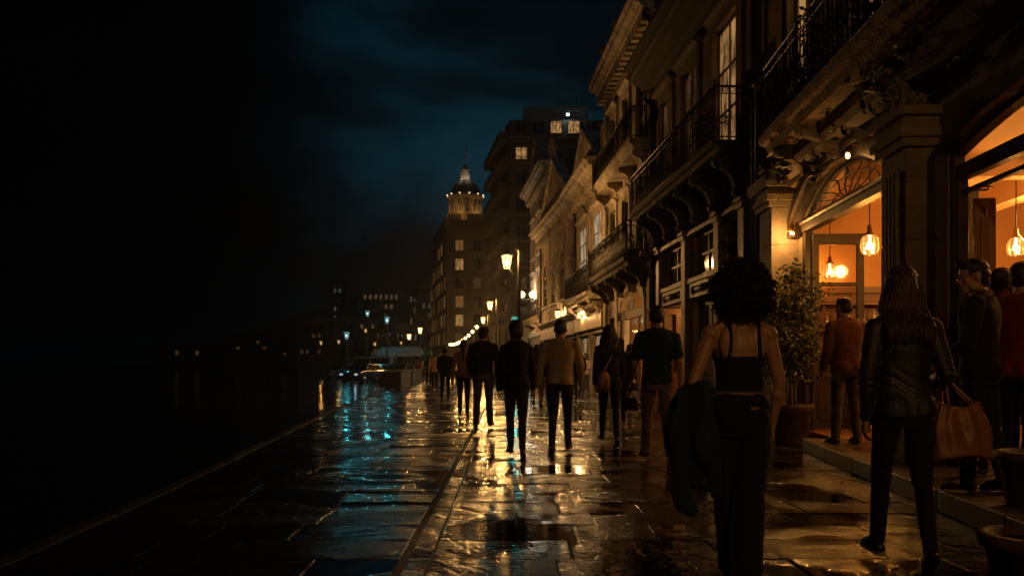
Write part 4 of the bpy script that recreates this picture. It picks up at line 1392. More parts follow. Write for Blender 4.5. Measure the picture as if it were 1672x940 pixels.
def facewin(par, o, ax, outd, w, h, mat, cache, fm='concrete', name='window', nx=2):
    """small window for the big distant blocks; shared mesh data; ax = along, outd = outwards"""
    key = (round(w, 2), round(h, 2), fm, nx)
    if key not in cache:
        m = MB()
        m.poly(rect(-w / 2 - .12, w / 2 + .12, -.14, h + .12), [rect(-w / 2 + .02, -.03, .02, h - .02), rect(.03, w / 2 - .02, .02, h - .02)] if nx == 2 else [rect(-w / 2 + .02, w / 2 - .02, .02, h - .02)], .003, .10)
        m.box(-w / 2 - .2, w / 2 + .2, .11, .2, -.2, -.1)
        p = MB().box(-w / 2, w / 2, .02, .04, 0, h)
        cache[key] = (m.mesh('window'), p.mesh('pane'))
    wm, pmh = cache[key]
    ax, outd = V(ax), V(outd)
    M = Matrix((ax, outd, V((0, 0, 1)))).transposed().to_4x4()
    M.translation = V(o)
    wo = link(name, wm, MAT[fm], par, M=M)
    po = bpy.data.objects.new('pane', pmh if not pmh.materials else pmh.copy())
    COL.objects.link(po)
    if po.data.materials: po.data.materials.clear()
    po.data.materials.append(MAT[mat])
    po.parent = wo
    return wo


# ------------------------------------------------------------------ house with the long iron balcony (second from the bar)
S2 = -0.057
h2 = house('balcony_house', 'peeling old house with long black iron balcony, dark eaves and wooden shopfronts', 16, row2, S2)
UP = [(1.5, 3.1), (4.5, 6.0), (7.0, 8.4)]        # french doors
GR = [(1.30, 2.35), (2.95, 5.0), (5.8, 7.9)]     # ground floor bays
holes = [hole(a, b, 5.55, 8.3) for a, b in UP]
holes += [hole(a, b, 3.25, 4.22) for a, b in GR]
holes += [hole(a, b, 0.06, 2.72) for a, b in GR]
holes += [hole((a + b) / 2 - .34, (a + b) / 2 + .34, 4.46, 4.74, .3) for a, b in GR]
MB().poly(rect(0, 9.1, -.2, 8.75), holes, -.42, 0).build('wall', MAT['peel'], h2)
for a, b in UP:
    window(h2, a, b, 5.55, 8.3, 0, -.06, 2, 3, 'paintwood', 'win_room' if a < 2 else 'win_dim_orange', .07, .045)
for a, b in UP:
    m = MB(); surround(m, a, b, 5.55, 8.3, .17, .06, False, 1); m.build('window_surround', MAT['plaster2'], h2)
for q, (a, b) in enumerate(GR):
    window(h2, a, b, 3.25, 4.22, 0, -.1, 2, 2, 'paintwood', 'pane', .07, .06)
    window(h2, (a + b) / 2 - .34, (a + b) / 2 + .34, 4.46, 4.74, .3, -.3, 1, 1, 'wood', 'pane', .03)
m = MB()
for a, b in GR:                                   # panelled aprons under the windows
    m.box(a - .08, b + .08, .004, .10, 3.12, 3.22); m.box(a - .08, b + .08, .004, .12, 4.24, 4.33)
    m.poly(rect(a, b, 2.76, 3.10), [rect(a + .12, b - .12, 2.84, 3.02)], .003, .07)
    m.tube([(a + (b - a) * .3, .08, 2.93), (a + (b - a) * .7, .08, 2.93)], .055, 8)
m.build('shopfront_trim', MAT['paintwood'], h2)
for x in (.98, 2.64, 5.4, 8.2):
    m = MB(); pilaster(m, x, 0, 4.3, .34, .13); m.build('pilaster', MAT['paintwood'], h2)
for q, (a, b) in enumerate(GR):                   # doors: two shut, the far one open on a lit shop
    if q < 2:
        for s in (0, 1):
            xa, xb = a + .02 + s * (b - a - .04) / 2, a + .02 + (s + 1) * (b - a - .04) / 2
            d_ = MB().poly(rect(xa + .003, xb - .003, .07, 2.71), [rect(xa + .12, xb - .12, 1.3, 2.55)], -.2, -.14)
            d_.box(xa + .12, xb - .12, -.185, -.16, .25, 1.1)
            dr = d_.build('door', MAT['wood'], h2, bevel=.006)
            MB().box(xa + .11, xb - .11, -.18, -.172, 1.29, 2.56).build('pane', MAT['pane'], dr)
    else:
        i = MB()
        i.box(a - .3, a - .28, -2.4, -.43, .0, 2.9); i.box(b + .28, b + .3, -2.4, -.43, .0, 2.9)
        i.box(a - .28, b + .28, -2.4, -2.38, .0, 2.9); i.box(a - .28, b + .28, -2.37, -.43, 2.88, 2.9)
        i.box(a - .28, b + .28, -2.37, -.43, -.02, .02)
        i.build('interior', MAT['ochre'], h2)
        s_ = MB()
        for zz in (.5, 1.0, 1.5, 2.0): s_.box(a - .27, b + .27, -2.37, -2.05, zz, zz + .04)
        for xx in (a, (a + b) / 2, b): s_.box(xx - .02, xx + .02, -2.37, -2.06, .03, 2.3)
        rr = random.Random(4)
        for zz in (.54, 1.04, 1.54, 2.04):
            for xx in range(14):
                x_ = a - .2 + xx * .17
                s_.lathe([(.04, 0), (.045, .02), (.045, .17 + rr.uniform(0, .06)), (.018, .25), (.018, .3)], 8, (x_, -2.2, zz))
        s_.build('shelf', MAT['orangewood'], h2)
        dl = MB().poly(rect(-.0, .95, .07, 2.7), [rect(.13, .82, 1.0, 2.55)], 0, .05)
        o_ = dl.build('door', MAT['orangewood'], h2, M=Matrix.Translation((b - .02, -.42, 0)) @ Matrix.Rotation(radians(-82), 4, 'Z') @ Matrix.Rotation(pi, 4, 'Z'))
        lh = MB().lathe([(.10, 0), (.14, -.1), (.10, -.16)], 12, ((a + b) / 2, -1.3, 2.86))
        lh.build('ceiling_lamp', MAT['globe'], h2)
        light('shop_lamp_light', ((a + b) / 2, -1.3, 2.6), 55, AMBER, .1, h2)
balcony(h2, .75, 8.9, 5.42, .74, 1.02, 'darkwall', .2, 0, (1.0, 2.7, 4.1, 5.4, 6.9, 8.3), .125, 'darkwall', .85)
m = MB(); cornice(m, -.05, 9.12, 8.72, 1.3)
m.build('cornice', MAT['darkwall'], h2)
MB().sweep([(-6, 9.5), (.9, 9.42), (.9, 9.5), (-3, 11.2), (-6, 9.6)], -.04, 9.1).build('roof', MAT['roofdark'], h2)
MB().box(.02, 9.08, -6, -.43, 2.95, 9.4).build('rear_walls', MAT['darkwall'], h2)
drain(h2, 8.98, .1, 8.7)
drain(h2, .32, .1, 8.7)
for q, (x, sd) in enumerate(((2.1, 3), (5.3, 4), (6.4, 8), (8.3, 5))):
    p = h2.matrix_basis
    w = Matrix.Translation(h2.location) @ Matrix.Rotation(h2.rotation_euler.z, 4, 'Z') @ V((x, .42, 5.42))
    bushy('balcony_plant', ['trailing plant in a clay pot at the near end of the long iron balcony', 'tall leafy plant behind the middle of the long iron balcony rail', 'short bushy plant beside the tall one on the long iron balcony', 'small plant on the far end of the long iron balcony'][q], w, .34 + .06 * (q == 0), .6 + .5 * (q == 1), 260, sd, 'pots on the long iron balcony', .4)

# ------------------------------------------------------------------ tall cream house with two iron balconies
h3 = house('corner_house', 'tall cream house with heavy cornice and plant hung iron balcony over an arched shop', 25.15, row2, S2)
U3 = [(1.2, 2.3), (3.6, 4.7), (6.0, 7.1)]
holes = [hole(a, b, 8.0, 10.1) for a, b in U3] + [hole(a, b, 4.55, 6.7) for a, b in U3] + [hole(1.2, 5.4, .05, 2.95, .85), hole(6.3, 7.6, .05, 2.9)]
MB().poly(rect(0, 8.4, -.2, 11.3), holes, -.42, 0).build('wall', MAT['plaster'], h3)
for a, b in U3:
    window(h3, a, b, 8.0, 10.1, 0, -.05, 2, 3, 'trim', 'pane', .06)
    window(h3, a, b, 4.55, 6.7, 0, -.05, 2, 3, 'trim', 'pane', .06)
for a_ in [(a, b, 8.0, 10.1, .16, .07, False, 1) for a, b in U3] + [(a, b, 4.55, 6.7, .16, .07, True, 1) for a, b in U3]:
    m = MB(); surround(m, *a_); m.build('window_surround', MAT['trim'], h3)
m = MB(); surround(m, 1.2, 5.4, .05, 2.95, .22, .08, False, 0, .85); m.build('arch_surround', MAT['trim'], h3)
for a_ in [(x, 0, 3.95, .44, .12) for x in (.3, 5.65, 8.1)] + [(x, 4.1, 11.1, .46, .10) for x in (.3, 8.1)]:
    m = MB(); pilaster(m, *a_); m.build('pilaster', MAT['plaster'], h3)
m = MB(); cornice(m, -.06, 8.46, 11.15, 1.25, .5); m.build('cornice', MAT['trim'], h3)
m = MB(); m.sweep([(.003, 3.9), (.12, 3.9), (.16, 4.0), (.22, 4.05), (.22, 4.12), (.003, 4.14)], .0, 8.4)
m.build('string_course', MAT['trim'], h3)
m = MB().box(-.02, 8.42, -.3, .1, 11.76, 12.6)
for x in (.35, 2.9, 5.5, 8.1): m.box(x - .3, x + .3, -.35, .2, 11.76, 12.95); m.sweep([(-.4, 12.95), (.25, 12.95), (.28, 13.05), (-.43, 13.05)], x - .35, x + .35)
m.build('parapet', MAT['plaster2'], h3)
MB().box(.0, 1.3, -1.6, -.32, 11.4, 15.2).build('chimney', MAT['plaster2'], h3)
MB().box(.02, 8.38, -8, -.43, 4.0, 12.1).build('rear_walls', MAT['darkwall'], h3)
b_ = balcony(h3, .5, 7.9, 7.75, .62, .92, 'plaster', .34, 0, (.7, 2.9, 5.2, 7.6), .13, 'plaster', .5)
balcony(h3, .45, 7.9, 4.32, .78, 1.04, 'darkwall', .26, 1, (.8, 2.6, 4.6, 6.4, 7.7), .15, 'darkwall', .6)
# arched shop: fanlight, transom, posts and a lit room
window(h3, 1.2, 5.4, 2.97, 3.0, .80, -.04, 3, 1, 'paintwood', 'glass', .02, .03, 'fanlight')
m = MB().box(1.2, 5.4, -.14, -.02, 2.72, 2.96)
for x in (1.23, 2.6, 4.0, 5.37): m.box(x - .05, x + .05, -.13, -.05, .05, 2.72)
m.box(2.65, 3.95, -.12, -.06, .06, .75)
m.build('shopfront_frame', MAT['paintwood'], h3)
MB().box(1.3, 2.53, -.095, -.085, .06, 2.72).box(2.67, 3.93, -.095, -.085, .76, 2.72).build('shop_pane', MAT['glass'], h3)
i = MB()
i.box(.5, 6.1, -4.0, -3.95, 0, 4); i.box(.45, .5, -3.95, -.43, 0, 4); i.box(6.1, 6.15, -3.95, -.43, 0, 4); i.box(.5, 6.1, -3.95, -.43, 3.9, 3.95); i.box(.5, 6.1, -3.95, -.43, -.02, .03)
i.build('interior', MAT['ochre'], h3)
s_ = MB(); rr = random.Random(8)
for zz in (.4, .9, 1.4, 1.9, 2.4):
    s_.box(.6, 6.0, -3.9, -3.55, zz, zz + .04)
    for xx in range(26):
        s_.lathe([(.05, 0), (.06, .03), (.05, .2 + rr.uniform(0, .1)), (.02, .3), (.02, .34)], 7, (.75 + xx * .2, -3.7, zz + .04))
s_.build('shelf', MAT['wood'], h3)
for x in (2.0, 3.3, 4.6):
    MB().lathe([(.03, .3), (.12, .12), (.13, 0), (.08, -.06)], 12, (x, -1.6, 3.15)).build('ceiling_lamp', MAT['globe'], h3)
    light('shop_lamp_light', (x, -1.6, 2.85), 60, WARM, .1, h3)
MB().poly(rect(6.32, 7.58, .06, 2.88), [rect(6.45, 6.9, .9, 2.7), rect(7.0, 7.45, .9, 2.7)], -.25, -.19).build('door', MAT['wood'], h3)
drain(h3, -.02, .1, 11.2, .10)
for q, x in enumerate((1.0, 3.0, 5.2, 7.2)):
    w = Matrix.Translation(h3.location) @ Matrix.Rotation(h3.rotation_euler.z, 4, 'Z') @ V((x, .42, 4.32))
    bushy('balcony_plant', ['drooping plant on the near end of the ornate plant hung balcony', 'second drooping plant from the near end of the ornate balcony', 'third drooping plant along the ornate balcony, above the arched shop pier', 'drooping plant at the far end of the ornate balcony'][q], w, .36, .55, 260, 20 + q, 'pots on the ornate balcony', .65)

# ------------------------------------------------------------------ low pedimented house with big bright windows
def low_house(name, label, Y0, L, H, nw, wz, seed, rise=0.0, ped=True, bal=None, gz=3.4, shop='shop', wpane='pane', sl=S2):
    h = house(name, label, Y0, row2, sl)
    ww = L / nw
    WN = [(ww * (i + .5) - ww * .29, ww * (i + .5) + ww * .29) for i in range(nw)]
    holes = [hole(a, b, wz[0], wz[1], rise) for a, b in WN]
    nb = max(2, int(L / 2.6)); bw = L / nb
    GB = [(bw * i + .32, bw * (i + 1) - .32) for i in range(nb)]
    holes += [hole(a, b, .05, 2.5) for a, b in GB]
    MB().poly(rect(0, L, -.2, H), holes, -.42, 0).build('wall', MAT['plaster'], h)
    for a, b in WN: window(h, a, b, wz[0], wz[1], rise, -.02, 2, 3, 'trim', wpane, .07, .05)
    for q, (a, b) in enumerate(WN):
        m = MB(); surround(m, a, b, wz[0], wz[1], .18, .05, True, 0 if rise else (2 if q % 2 else 1), rise); m.build('window_surround', MAT['trim'], h)
    for i in range(nw + 1):
        m = MB(); pilaster(m, min(max(ww * i, .25), L - .25), gz + .2, H - .25, .34, .055); m.build('pilaster', MAT['trim'], h)
    m = MB(); cornice(m, -.05, L + .05, H - .1, 1.5, .34)
    m.build('cornice', MAT['trim'], h)
    m = MB(); cornice(m, .0, L, gz - .1, .7)
    m.box(.1, L - .1, .005, .16, gz - .72, gz - .12)
    m.build('sign_fascia', MAT['signpaint'], h)
    if ped:
        m = MB()
        c, w = L * .5, L * .34
        z = H + .64
        m.box(-.03, L + .03, -.35, .12, H + .61, H + 1.0)
        m.poly([(c - w, z + .37), (c + w, z + .37), (c, z + .37 + w * .62)], (), -.3, .25)
        m.tube([(c - w - .1, .3, z + .40), (c, .3, z + .46 + w * .62), (c + w + .1, .3, z + .40)], .11, 6)
        for x in (.2, L - .2):
            m.box(x - .18, x + .18, -.3, .2, z + .30, z + .9); m.ball((x, -.05, z + 1.08), .2, 10, 8, (1, 1, 1.25))
        m.build('pediment', MAT['plaster'], h)
    for a, b in GB:
        d_ = MB().poly(rect(a + .003, b - .003, .06, 2.49), [rect(a + .1, (a + b) / 2 - .05, .7, 2.38), rect((a + b) / 2 + .05, b - .1, .7, 2.38)], -.24, -.17)
        dr = d_.build('shop_window', MAT['paintwood'], h)
        MB().box(a + .08, b - .08, -.22, -.2, .68, 2.4).build('pane', MAT[shop], dr)
    MB().sweep([(-9, H), (.0, H + .2), (-4, H + 2.2), (-9, H + .2)], .0, L).build('roof', MAT['roofdark'], h)
    MB().box(.02, L - .02, -9, -.43, 0, H).build('rear_walls', MAT['darkwall'], h)
    drain(h, L - .12, .1, H - .1, .12)
    if bal: balcony(h, *bal)
    return h


h4 = low_house('pediment_house', 'cream pedimented house with tall bright windows and dentil cornice beyond the arched shop', 33.6, 7.6, 8.5, 2, (5.0, 7.3), 3, sl=-.07,
               wpane='win_cream', bal=(.3, 6.8, 4.02, .72, 1.02, 'trim', .28, 1, (.7, 3.4, 6.3), .15, 'trim', .55))
h5 = low_house('arched_window_house', 'cream house with round headed windows and a low pediment beyond the bright windowed one', 41.3, 12.7, 8.55, 4, (4.6, 6.4), 4, rise=.8, sl=-.10)
h6 = low_house('gable_house', 'tall cream end house with a dark bare gable wall rising above its lower neighbours', 54.1, 11.2, 13.1, 3, (8.8, 11.2), 5, gz=3.9, sl=-.09,
               bal=(.3, 10.6, 4.3, .8, 1.0, 'plaster2', .3, 0, (.7, 5.4, 10.2), .2, 'plaster2', .55))
for i in range(3):
    a = 11.2 / 3 * (i + .5)
    m = MB(); surround(m, a - .8, a + .8, 5.2, 7.4, .18, .09, True, 1); m.build('window_surround', MAT['trim'], h6)
c0 = {}
for i in range(3):
    a = 11.2 / 3 * (i + .5)
    facewin(h6, (a, .0, 5.2), (1, 0, 0), (0, 1, 0), 1.6, 2.1, 'pane', c0, 'trim')
MB().sweep([(-9, 13.0), (-.5, 13.0), (-4.2, 16.2)], -.02, .3).build('gable', MAT['darkwall'], h6)

# wall lantern of the round-window house, throwing the bright patch beside the shops
def wall_lantern(label, par_h, x, z, power, y=.0, s=1.0):
    w = Matrix.Translation(par_h.location) @ Matrix.Rotation(par_h.rotation_euler.z, 4, 'Z') @ V((x, y, z))
    r = empty('wall_lantern', w, par_h.rotation_euler.z, label, 'lamp', 'lanterns on the shop walls')
    MB().box(-.06, .06, .003, .03, -.15, .15).tube([(0, .02, .05), (0, .16, .17), (0, .3, .14)], .013, 6).build('bracket', MAT['iron'], r)
    m = MB()
    for a in range(6):
        t = 2 * pi * a / 6
        m.tube([(.07 * s * cos(t), .3 + .07 * s * sin(t), -.30 * s), (.12 * s * cos(t), .3 + .12 * s * sin(t), .0)], .008, 4)
    m.lathe([(.14 * s, 0), (.15 * s, .02), (.03, .12), (.02, .15)], 6, (0, .3, 0), False)
    m.lathe([(.08 * s, -.33 * s), (.08 * s, -.30 * s)], 6, (0, .3, 0), False)
    m.build('frame', MAT['iron'], r)
    MB().lathe([(.062 * s, -.29 * s), (.112 * s, -.005)], 6, (0, .3, 0), False).build('lamp_glass', MAT['lamp_glow'], r)
    light('lantern_light', (0, .3, -.14), power, (1.0, .52, .18), .05, r)
    return r


wall_lantern('glowing wall lantern on the round window house above its shop sign', h5, 4.6, 3.98, 190, 0, 1.4)
wall_lantern('small wall lantern added over the shops of the bright windowed house', h4, 4.9, 3.45, 110, 0, .8)  # extra lantern, added to brighten this facade
wall_lantern('small wall lantern added beside the far shops of the gable house', h6, 2.5, 3.4, 260, 0, .9)  # extra lantern, added for more light on the gable house front

# ------------------------------------------------------------------ tall dark apartment block
cache = {}
X0, Y0 = PX(833, 99), 99.0
tb = empty('apartment_block', (X0, Y0, 0), 0, 'tall dark apartment block rising behind the houses with only a few lit windows', 'building')
sd = V((-2.4, 17, 0)).normalized(); so = V((-sd.y, sd.x, 0))
H = 28.6
m = MB()
q = [V((0, 0, 0)), V((17, 0, 0)), V((17 + sd.x * 19, sd.y * 19, 0)), sd * 19]
m.add([v + V((0, 0, z)) for z in (0, H) for v in q], [(0, 3, 2, 1), (4, 5, 6, 7), (0, 1, 5, 4), (1, 2, 6, 5), (2, 3, 7, 6), (3, 0, 4, 7)])
m.build('wall', MAT['concrete'], tb)
m = MB()
for f_ in range(1, 10):
    z = f_ * 2.9 + .6
    m.box(-.05, 17, -.16, -.004, z - .12, z + .06)
m.build('floor_band', MAT['limestone'], tb)
LITF = {(8, 4): 'win_amber', (8, 5): 'win_amber_dim', (7, 0): 'win_amber_dim', (7, 1): 'win_amber', (9, 3): 'win_amber', (9, 4): 'win_amber', (4, 0): 'win_dim_orange', (2, 1): 'win_dim_orange'}
for f_ in range(1, 10):
    for j in range(5):
        lm = 'pane'
        if (f_, j) in ((8, 0), (9, 2), (9, 3)): lm = 'win_amber'
        if (f_, j) in ((3, 0), (5, 1)): lm = 'win_dim_orange'
        facewin(tb, (1.25 + j * 1.95, 0, f_ * 2.9 + .98), (1, 0, 0), (0, -1, 0), 1.25, 1.35, lm, cache, 'concrete')
for f_ in range(1, 10):
    for j in range(3):
        lm = 'win_amber' if (f_, j) in ((6, 1), (4, 2)) else ('win_amber_dim' if (f_, j) in ((2, 0), (3, 0), (1, 2), (5, 2)) else 'pane')
        p = sd * (3 + j * 6)
        facewin(tb, (p.x, p.y, f_ * 2.9 + .98), sd, so, 1.6, 1.5, lm, cache, 'concrete')
for f_ in range(2, 10):
    bm_ = MB()
    a, b = sd * 1.2, sd * 17
    z = f_ * 2.9 + .6
    for v0, v1 in ((0, .9),):
        bm_.add([p + so * o + V((0, 0, zz)) for zz in (z - .1, z + .9) for p, o in ((a, .004), (b, .004), (b, 1.1), (a, 1.1))], [(0, 3, 2, 1), (0, 1, 5, 4), (1, 2, 6, 5), (2, 3, 7, 6), (3, 0, 4, 7)])
    bm_.build('balcony', MAT['concrete'], tb)
MB().box(1.5, 9, 3, 12, H, H + 2.4).box(5.6, 5.66, 5, 5.06, H, H + 7).tube([(4.9, 5.03, H + 5.8), (6.4, 5.03, H + 5.8)], .03, 4).tube([(8, 8, H), (8, 8, H + 5)], .04, 4).build('roof_plant', MAT['concrete'], tb)
r = MB()
for x in range(10): r.tube([(6 + x * 1.1, .3, H), (6 + x * 1.1, .3, H + 1.1)], .03, 4)
r.tube([(6, .3, H + 1.1), (16, .3, H + 1.1)], .04, 4); r.tube([(6, .3, H + .6), (16, .3, H + .6)], .03, 4)
r.build('roof_railing', MAT['iron'], tb)
fl = empty('roof_floodlight', (PX(927, 99), 98.9, H + .02), 0, 'bright white floodlight on the roof edge of the tall dark block', 'lamp')
MB().tube([(0, .2, 0), (0, .2, .35)], .04, 6).box(-.2, .2, -.02, .2, .35, .7).build('housing', MAT['iron'], fl)
MB().box(-.16, .16, -.06, -.025, .4, .66).build('lens', glow('floodlight_lens', (.75, .97, 1.0), 5, False), fl)
light('floodlight_light', (0, -.35, .6), 60, (.7, .95, 1.0), .15, fl)

# ------------------------------------------------------------------ domed building at the end of the street
dX, dY = PX(729, 150), 150.0
db = empty('domed_building', (dX, dY, 0), 0, 'grand old corner building crowned by a floodlit dome with lantern and spire', 'building')
sd2 = V((-5.7, 33, 0)).normalized(); so2 = V((-sd2.y, sd2.x, 0))
H = 24.5
q = [V((0, 0, 0)), V((11, 0, 0)), V((11 + sd2.x * 34, sd2.y * 34, 0)), sd2 * 34]
def prism(m, off, z0, z1):
    c = (q[0] + q[2]) / 2
    qq = [v + (v - c).normalized() * off for v in q]
    m.add([v + V((0, 0, z)) for z in (z0, z1) for v in qq], [(0, 3, 2, 1), (4, 5, 6, 7), (0, 1, 5, 4), (1, 2, 6, 5), (2, 3, 7, 6), (3, 0, 4, 7)])
m = MB(); prism(m, 0, 0, H); m.build('wall', MAT['limestone'], db)
m = MB()
for z in (4.6, 20.2): prism(m, .35, z, z + .4)
prism(m, .9, H + .003, H + .6); prism(m, .5, H - .5, H - .003)
m.build('cornice', MAT['limestone'], db)
m = MB(); prism(m, -1.2, H + .6, H + 2.6); m.build('attic', MAT['roofdark'], db)
cols = [2.2, 5.2, 8.0]
for f_ in range(7):
    for j, x in enumerate(cols):
        z = 1.2 + f_ * 3.15 + (.4 if f_ else 0)
        lm = 'pane'
        if j == 0 and f_ in (2, 3, 5, 6): lm = 'win_amber' if f_ in (2, 5) else 'win_amber_dim'
        if (f_, j) in ((4, 1), (1, 2), (6, 2), (1, 0)): lm = 'win_dim_orange'
        if f_ == 0: lm = 'win_amber_dim' if j == 0 else 'pane'
        facewin(db, (x, 0, z), (1, 0, 0), (0, -1, 0), 1.35, 1.9, lm, cache, 'limestone')
for f_ in range(7):
    for j in range(6):
        p = sd2 * (3 + j * 5.4)
        z = 1.2 + f_ * 3.15 + (.4 if f_ else 0)
        lm = 'pane'
        if (f_, j) in ((6, 1), (6, 2)): lm = 'win_amber'
        elif f_ in (1, 2, 3, 4, 5) and (f_ * 7 + j * 3) % 5 != 0: lm = 'win_amber_dim' if (f_ + j) % 3 else 'win_amber'
        elif f_ == 0: lm = 'win_amber' if j < 2 else 'win_amber_dim'
        facewin(db, (p.x, p.y, z), sd2, so2, 2.0, 2.2, lm, cache, 'limestone')
dome = V((PX(760, 154) - dX, 4.0, 0))
dr = MB()
dr.lathe([(2.9, H + 1.5), (2.9, H + 3.0), (2.4, H + 3.01), (2.4, H + 5.4), (3.0, H + 5.42), (3.1, H + 5.9), (2.7, H + 5.95)], 28, (dome.x, dome.y, 0), False)
for i in range(16):
    t = 2 * pi * i / 16
    dr.tube([(dome.x + 2.75 * cos(t), dome.y + 2.75 * sin(t), H + 3.0), (dome.x + 2.75 * cos(t), dome.y + 2.75 * sin(t), H + 5.42)], .14, 6)
dro = dr.build('dome_drum', MAT['trim'], db)
MB().lathe([(2.7 * cos(pi / 2 * i / 9) + .001, H + 5.96 + 3.0 * sin(pi / 2 * i / 9)) for i in range(9)] + [(.75, H + 8.9)], 28, (dome.x, dome.y, 0)).build('dome', MAT['roofdark'], db)
lt = MB().lathe([(.95, H + 8.7), (.95, H + 9.1), (.6, H + 9.12), (.6, H + 10.4), (.85, H + 10.42), (.85, H + 10.6), (.45, H + 11.2), (.15, H + 11.7), (.08, H + 12.3), (.22, H + 12.5), (.09, H + 12.7), (.12, H + 13.2), (.10, H + 14.0), (.17, H + 14.3), (.05, H + 14.6)], 12, (dome.x, dome.y, 0), False)
for i in range(8):
    t = 2 * pi * i / 8
    lt.tube([(dome.x + .78 * cos(t), dome.y + .78 * sin(t), H + 9.1), (dome.x + .78 * cos(t), dome.y + .78 * sin(t), H + 10.42)], .07, 5)
lt.build('dome_lantern', MAT['trim'], db)
for i in range(12):
    t = 2 * pi * (i + .5) / 12
    p = (dome.x + 3.2 * cos(t), dome.y + 3.2 * sin(t), H + 6.1)
    MB().ball(p, .12, 8, 6).build('flood_lamp', MAT['dome_glow'], db)
for i in range(6):
    t = 2 * pi * (i + .5) / 6 - .3
    light('dome_flood_light', (dome.x + 4.1 * cos(t), dome.y + 4.1 * sin(t), H + 3.0), 45, (1.0, .45, .10), .2, db)
for t in (-1.2, -2.2, .8):
    light('lantern_flood_light', (dome.x + 1.7 * cos(t), dome.y + 1.7 * sin(t), H + 9.1), 28, (1.0, .78, .5), .2, db)
# ------------------------------------------------------------------ the bar (nearest house on the right)
S1 = 0.037
h1 = house('bar_building', 'nearest stone house with a glowing bar behind two arched openings', 3.0, row1, S1)
def loc1(x, y, z): return Matrix.Translation(h1.location) @ Matrix.Rotation(h1.rotation_euler.z, 4, 'Z') @ V((x, y, z))
def inv1(X, Y, Z): return (Matrix.Translation(h1.location) @ Matrix.Rotation(h1.rotation_euler.z, 4, 'Z')).inverted() @ V((X, Y, Z))
RA, RB = 1.4, 5.92                 # right opening
MA, MBx = 7.2, 10.95               # middle opening
UW = [(1.2, 2.4), (4.2, 5.4), (7.4, 8.6), (10.35, 11.55)]
holes = [hole(RA, RB, .16, 3.28, .28), hole(MA, MBx, .02, 3.42, .52)] + [hole(a, b, 4.72, 7.5) for a, b in UW]
MB().poly(rect(-.6, 13.0, -.2, 10.5), holes, -.14, 0).build('wall', MAT['stone'], h1)
for a, b in UW:
    window(h1, a, b, 4.72, 7.5, 0, -.06, 2, 3, 'paintwood', 'win_room' if a in (7.4, 10.35) else 'pane', .07, .045)
for a, b in UW:
    m = MB(); surround(m, a, b, 4.72, 7.5, .2, .08, False, 1); m.build('window_surround', MAT['stone'], h1)
# stone piers with stepped caps
def pier(x0, x1, d, z1, cap=True):
    m = MB()
    z = 0.0
    hs = [.55, .62, .6, .7, .64, .6, .66, .6]
    i = 0
    while z < z1 - .01:
        hh = min(hs[i % 8], z1 - z)
        j = R.uniform(0, .008)
        m.box(x0 + .002 + j, x1 - .002 - j, .003, d - j, z + .004, z + hh - .004); z += hh; i += 1
    m.box(x0 + .02, x1 - .02, .003, d - .02, .0, z1 - .01)
    if cap:
        for k_, (o, t_) in enumerate(((.05, .09), (.09, .10), (.04, .12), (.11, .10))):
            z = z1 + sum((.09, .10, .12, .10)[:k_])
            m.box(x0 - o, x1 + o, .004, d + o, z + .001, z + t_ - .001)
    return m.build('pier', MAT['stone'], h1, bevel=.014)
pier(6.12, 6.80, .34, 3.42)
pier(11.2, 12.0, .42, 3.72)
m = MB()                            # flutes on the near pier and carved corbels over both caps
for q in range(4): m.box(6.26 + q * .1, 6.31 + q * .1, .343, .37, .8, 3.2)
m.build('fluting', MAT['stone'], h1)
for x in (6.46, 11.6):
    m = MB()
    zb = 3.86 if x < 7 else 4.16
    console(m, x, .004, .5, 4.38, 4.36 - zb, .36)
    for q in range(7):
        t = q * .9
        m.tube([(x + (.05 + .1 * u) * cos(t + u * 5), .34 + .16 * u, zb + .05 + .3 * u + .05 * sin(t + u * 5)) for u in [i / 8 for i in range(9)]], [.035, .035, .03, .03, .026, .022, .02, .015, .01], 5)
    m.build('corbel', MAT['stone'], h1)
for a_ in ((12.4, 3.9, 10.2, 1.0, .16), (9.5, 4.62, 10.2, .7, .10), (6.3, 4.62, 10.2, .7, .10), (3.3, 4.62, 10.2, .7, .10)):
    mm = MB(); pilaster(mm, *a_); mm.build('pilaster', MAT['peel'], h1)
m = MB(); cornice(m, -.6, 13.02, 10.1, 1.5, .4); m.build('cornice', MAT['stone'], h1)
# archivolts: wide dark moulded arches round both openings
m = MB()
m.poly(ring(MA - .26, MBx + .24, .78, MA, MBx, .52, 3.2, 3.42), (), .004, .12)
m.poly(ring(MA - .34, MBx + .32, .88, MA - .2, MBx + .18, .72, 3.2, 3.43), (), .005, .17)
m.build('arch_moulding', MAT['wood'], h1)
m = MB()
m.poly(ring(RA - .2, RB + .17, .44, RA, RB, .28, .0, 3.28), (), .004, .12)
m.poly(hole(RA + .002, RB - .002, .17, 3.28, .276), [hole(RA + .09, RB - .09, .18, 3.25, .25)], -.13, -.02)
m.build('arch_frame', MAT['greenpaint'], h1)
m = MB().box(RA + .09, RB - .09, -.12, -.03, 3.0, 3.15).box(RA + .09, RB - .09, -.11, -.06, 2.86, 2.90)
for x in (RA + 1.5, RA + 3.0): m.box(x - .025, x + .025, -.11, -.05, 3.15, 3.5)
m.box(RB - .17, RB - .09, -.125, -.03, .17, 2.999)
m.build('transom', MAT['greenpaint'], h1)
m = MB().box(MA + .002, MBx - .002, -.125, .02, 3.26, 3.43)
m.sweep([(.02, 3.36), (.05, 3.37), (.065, 3.40), (.05, 3.43), (.02, 3.43)], MA + .01, MBx - .01)
m.build('beam', MAT['wood'], h1)
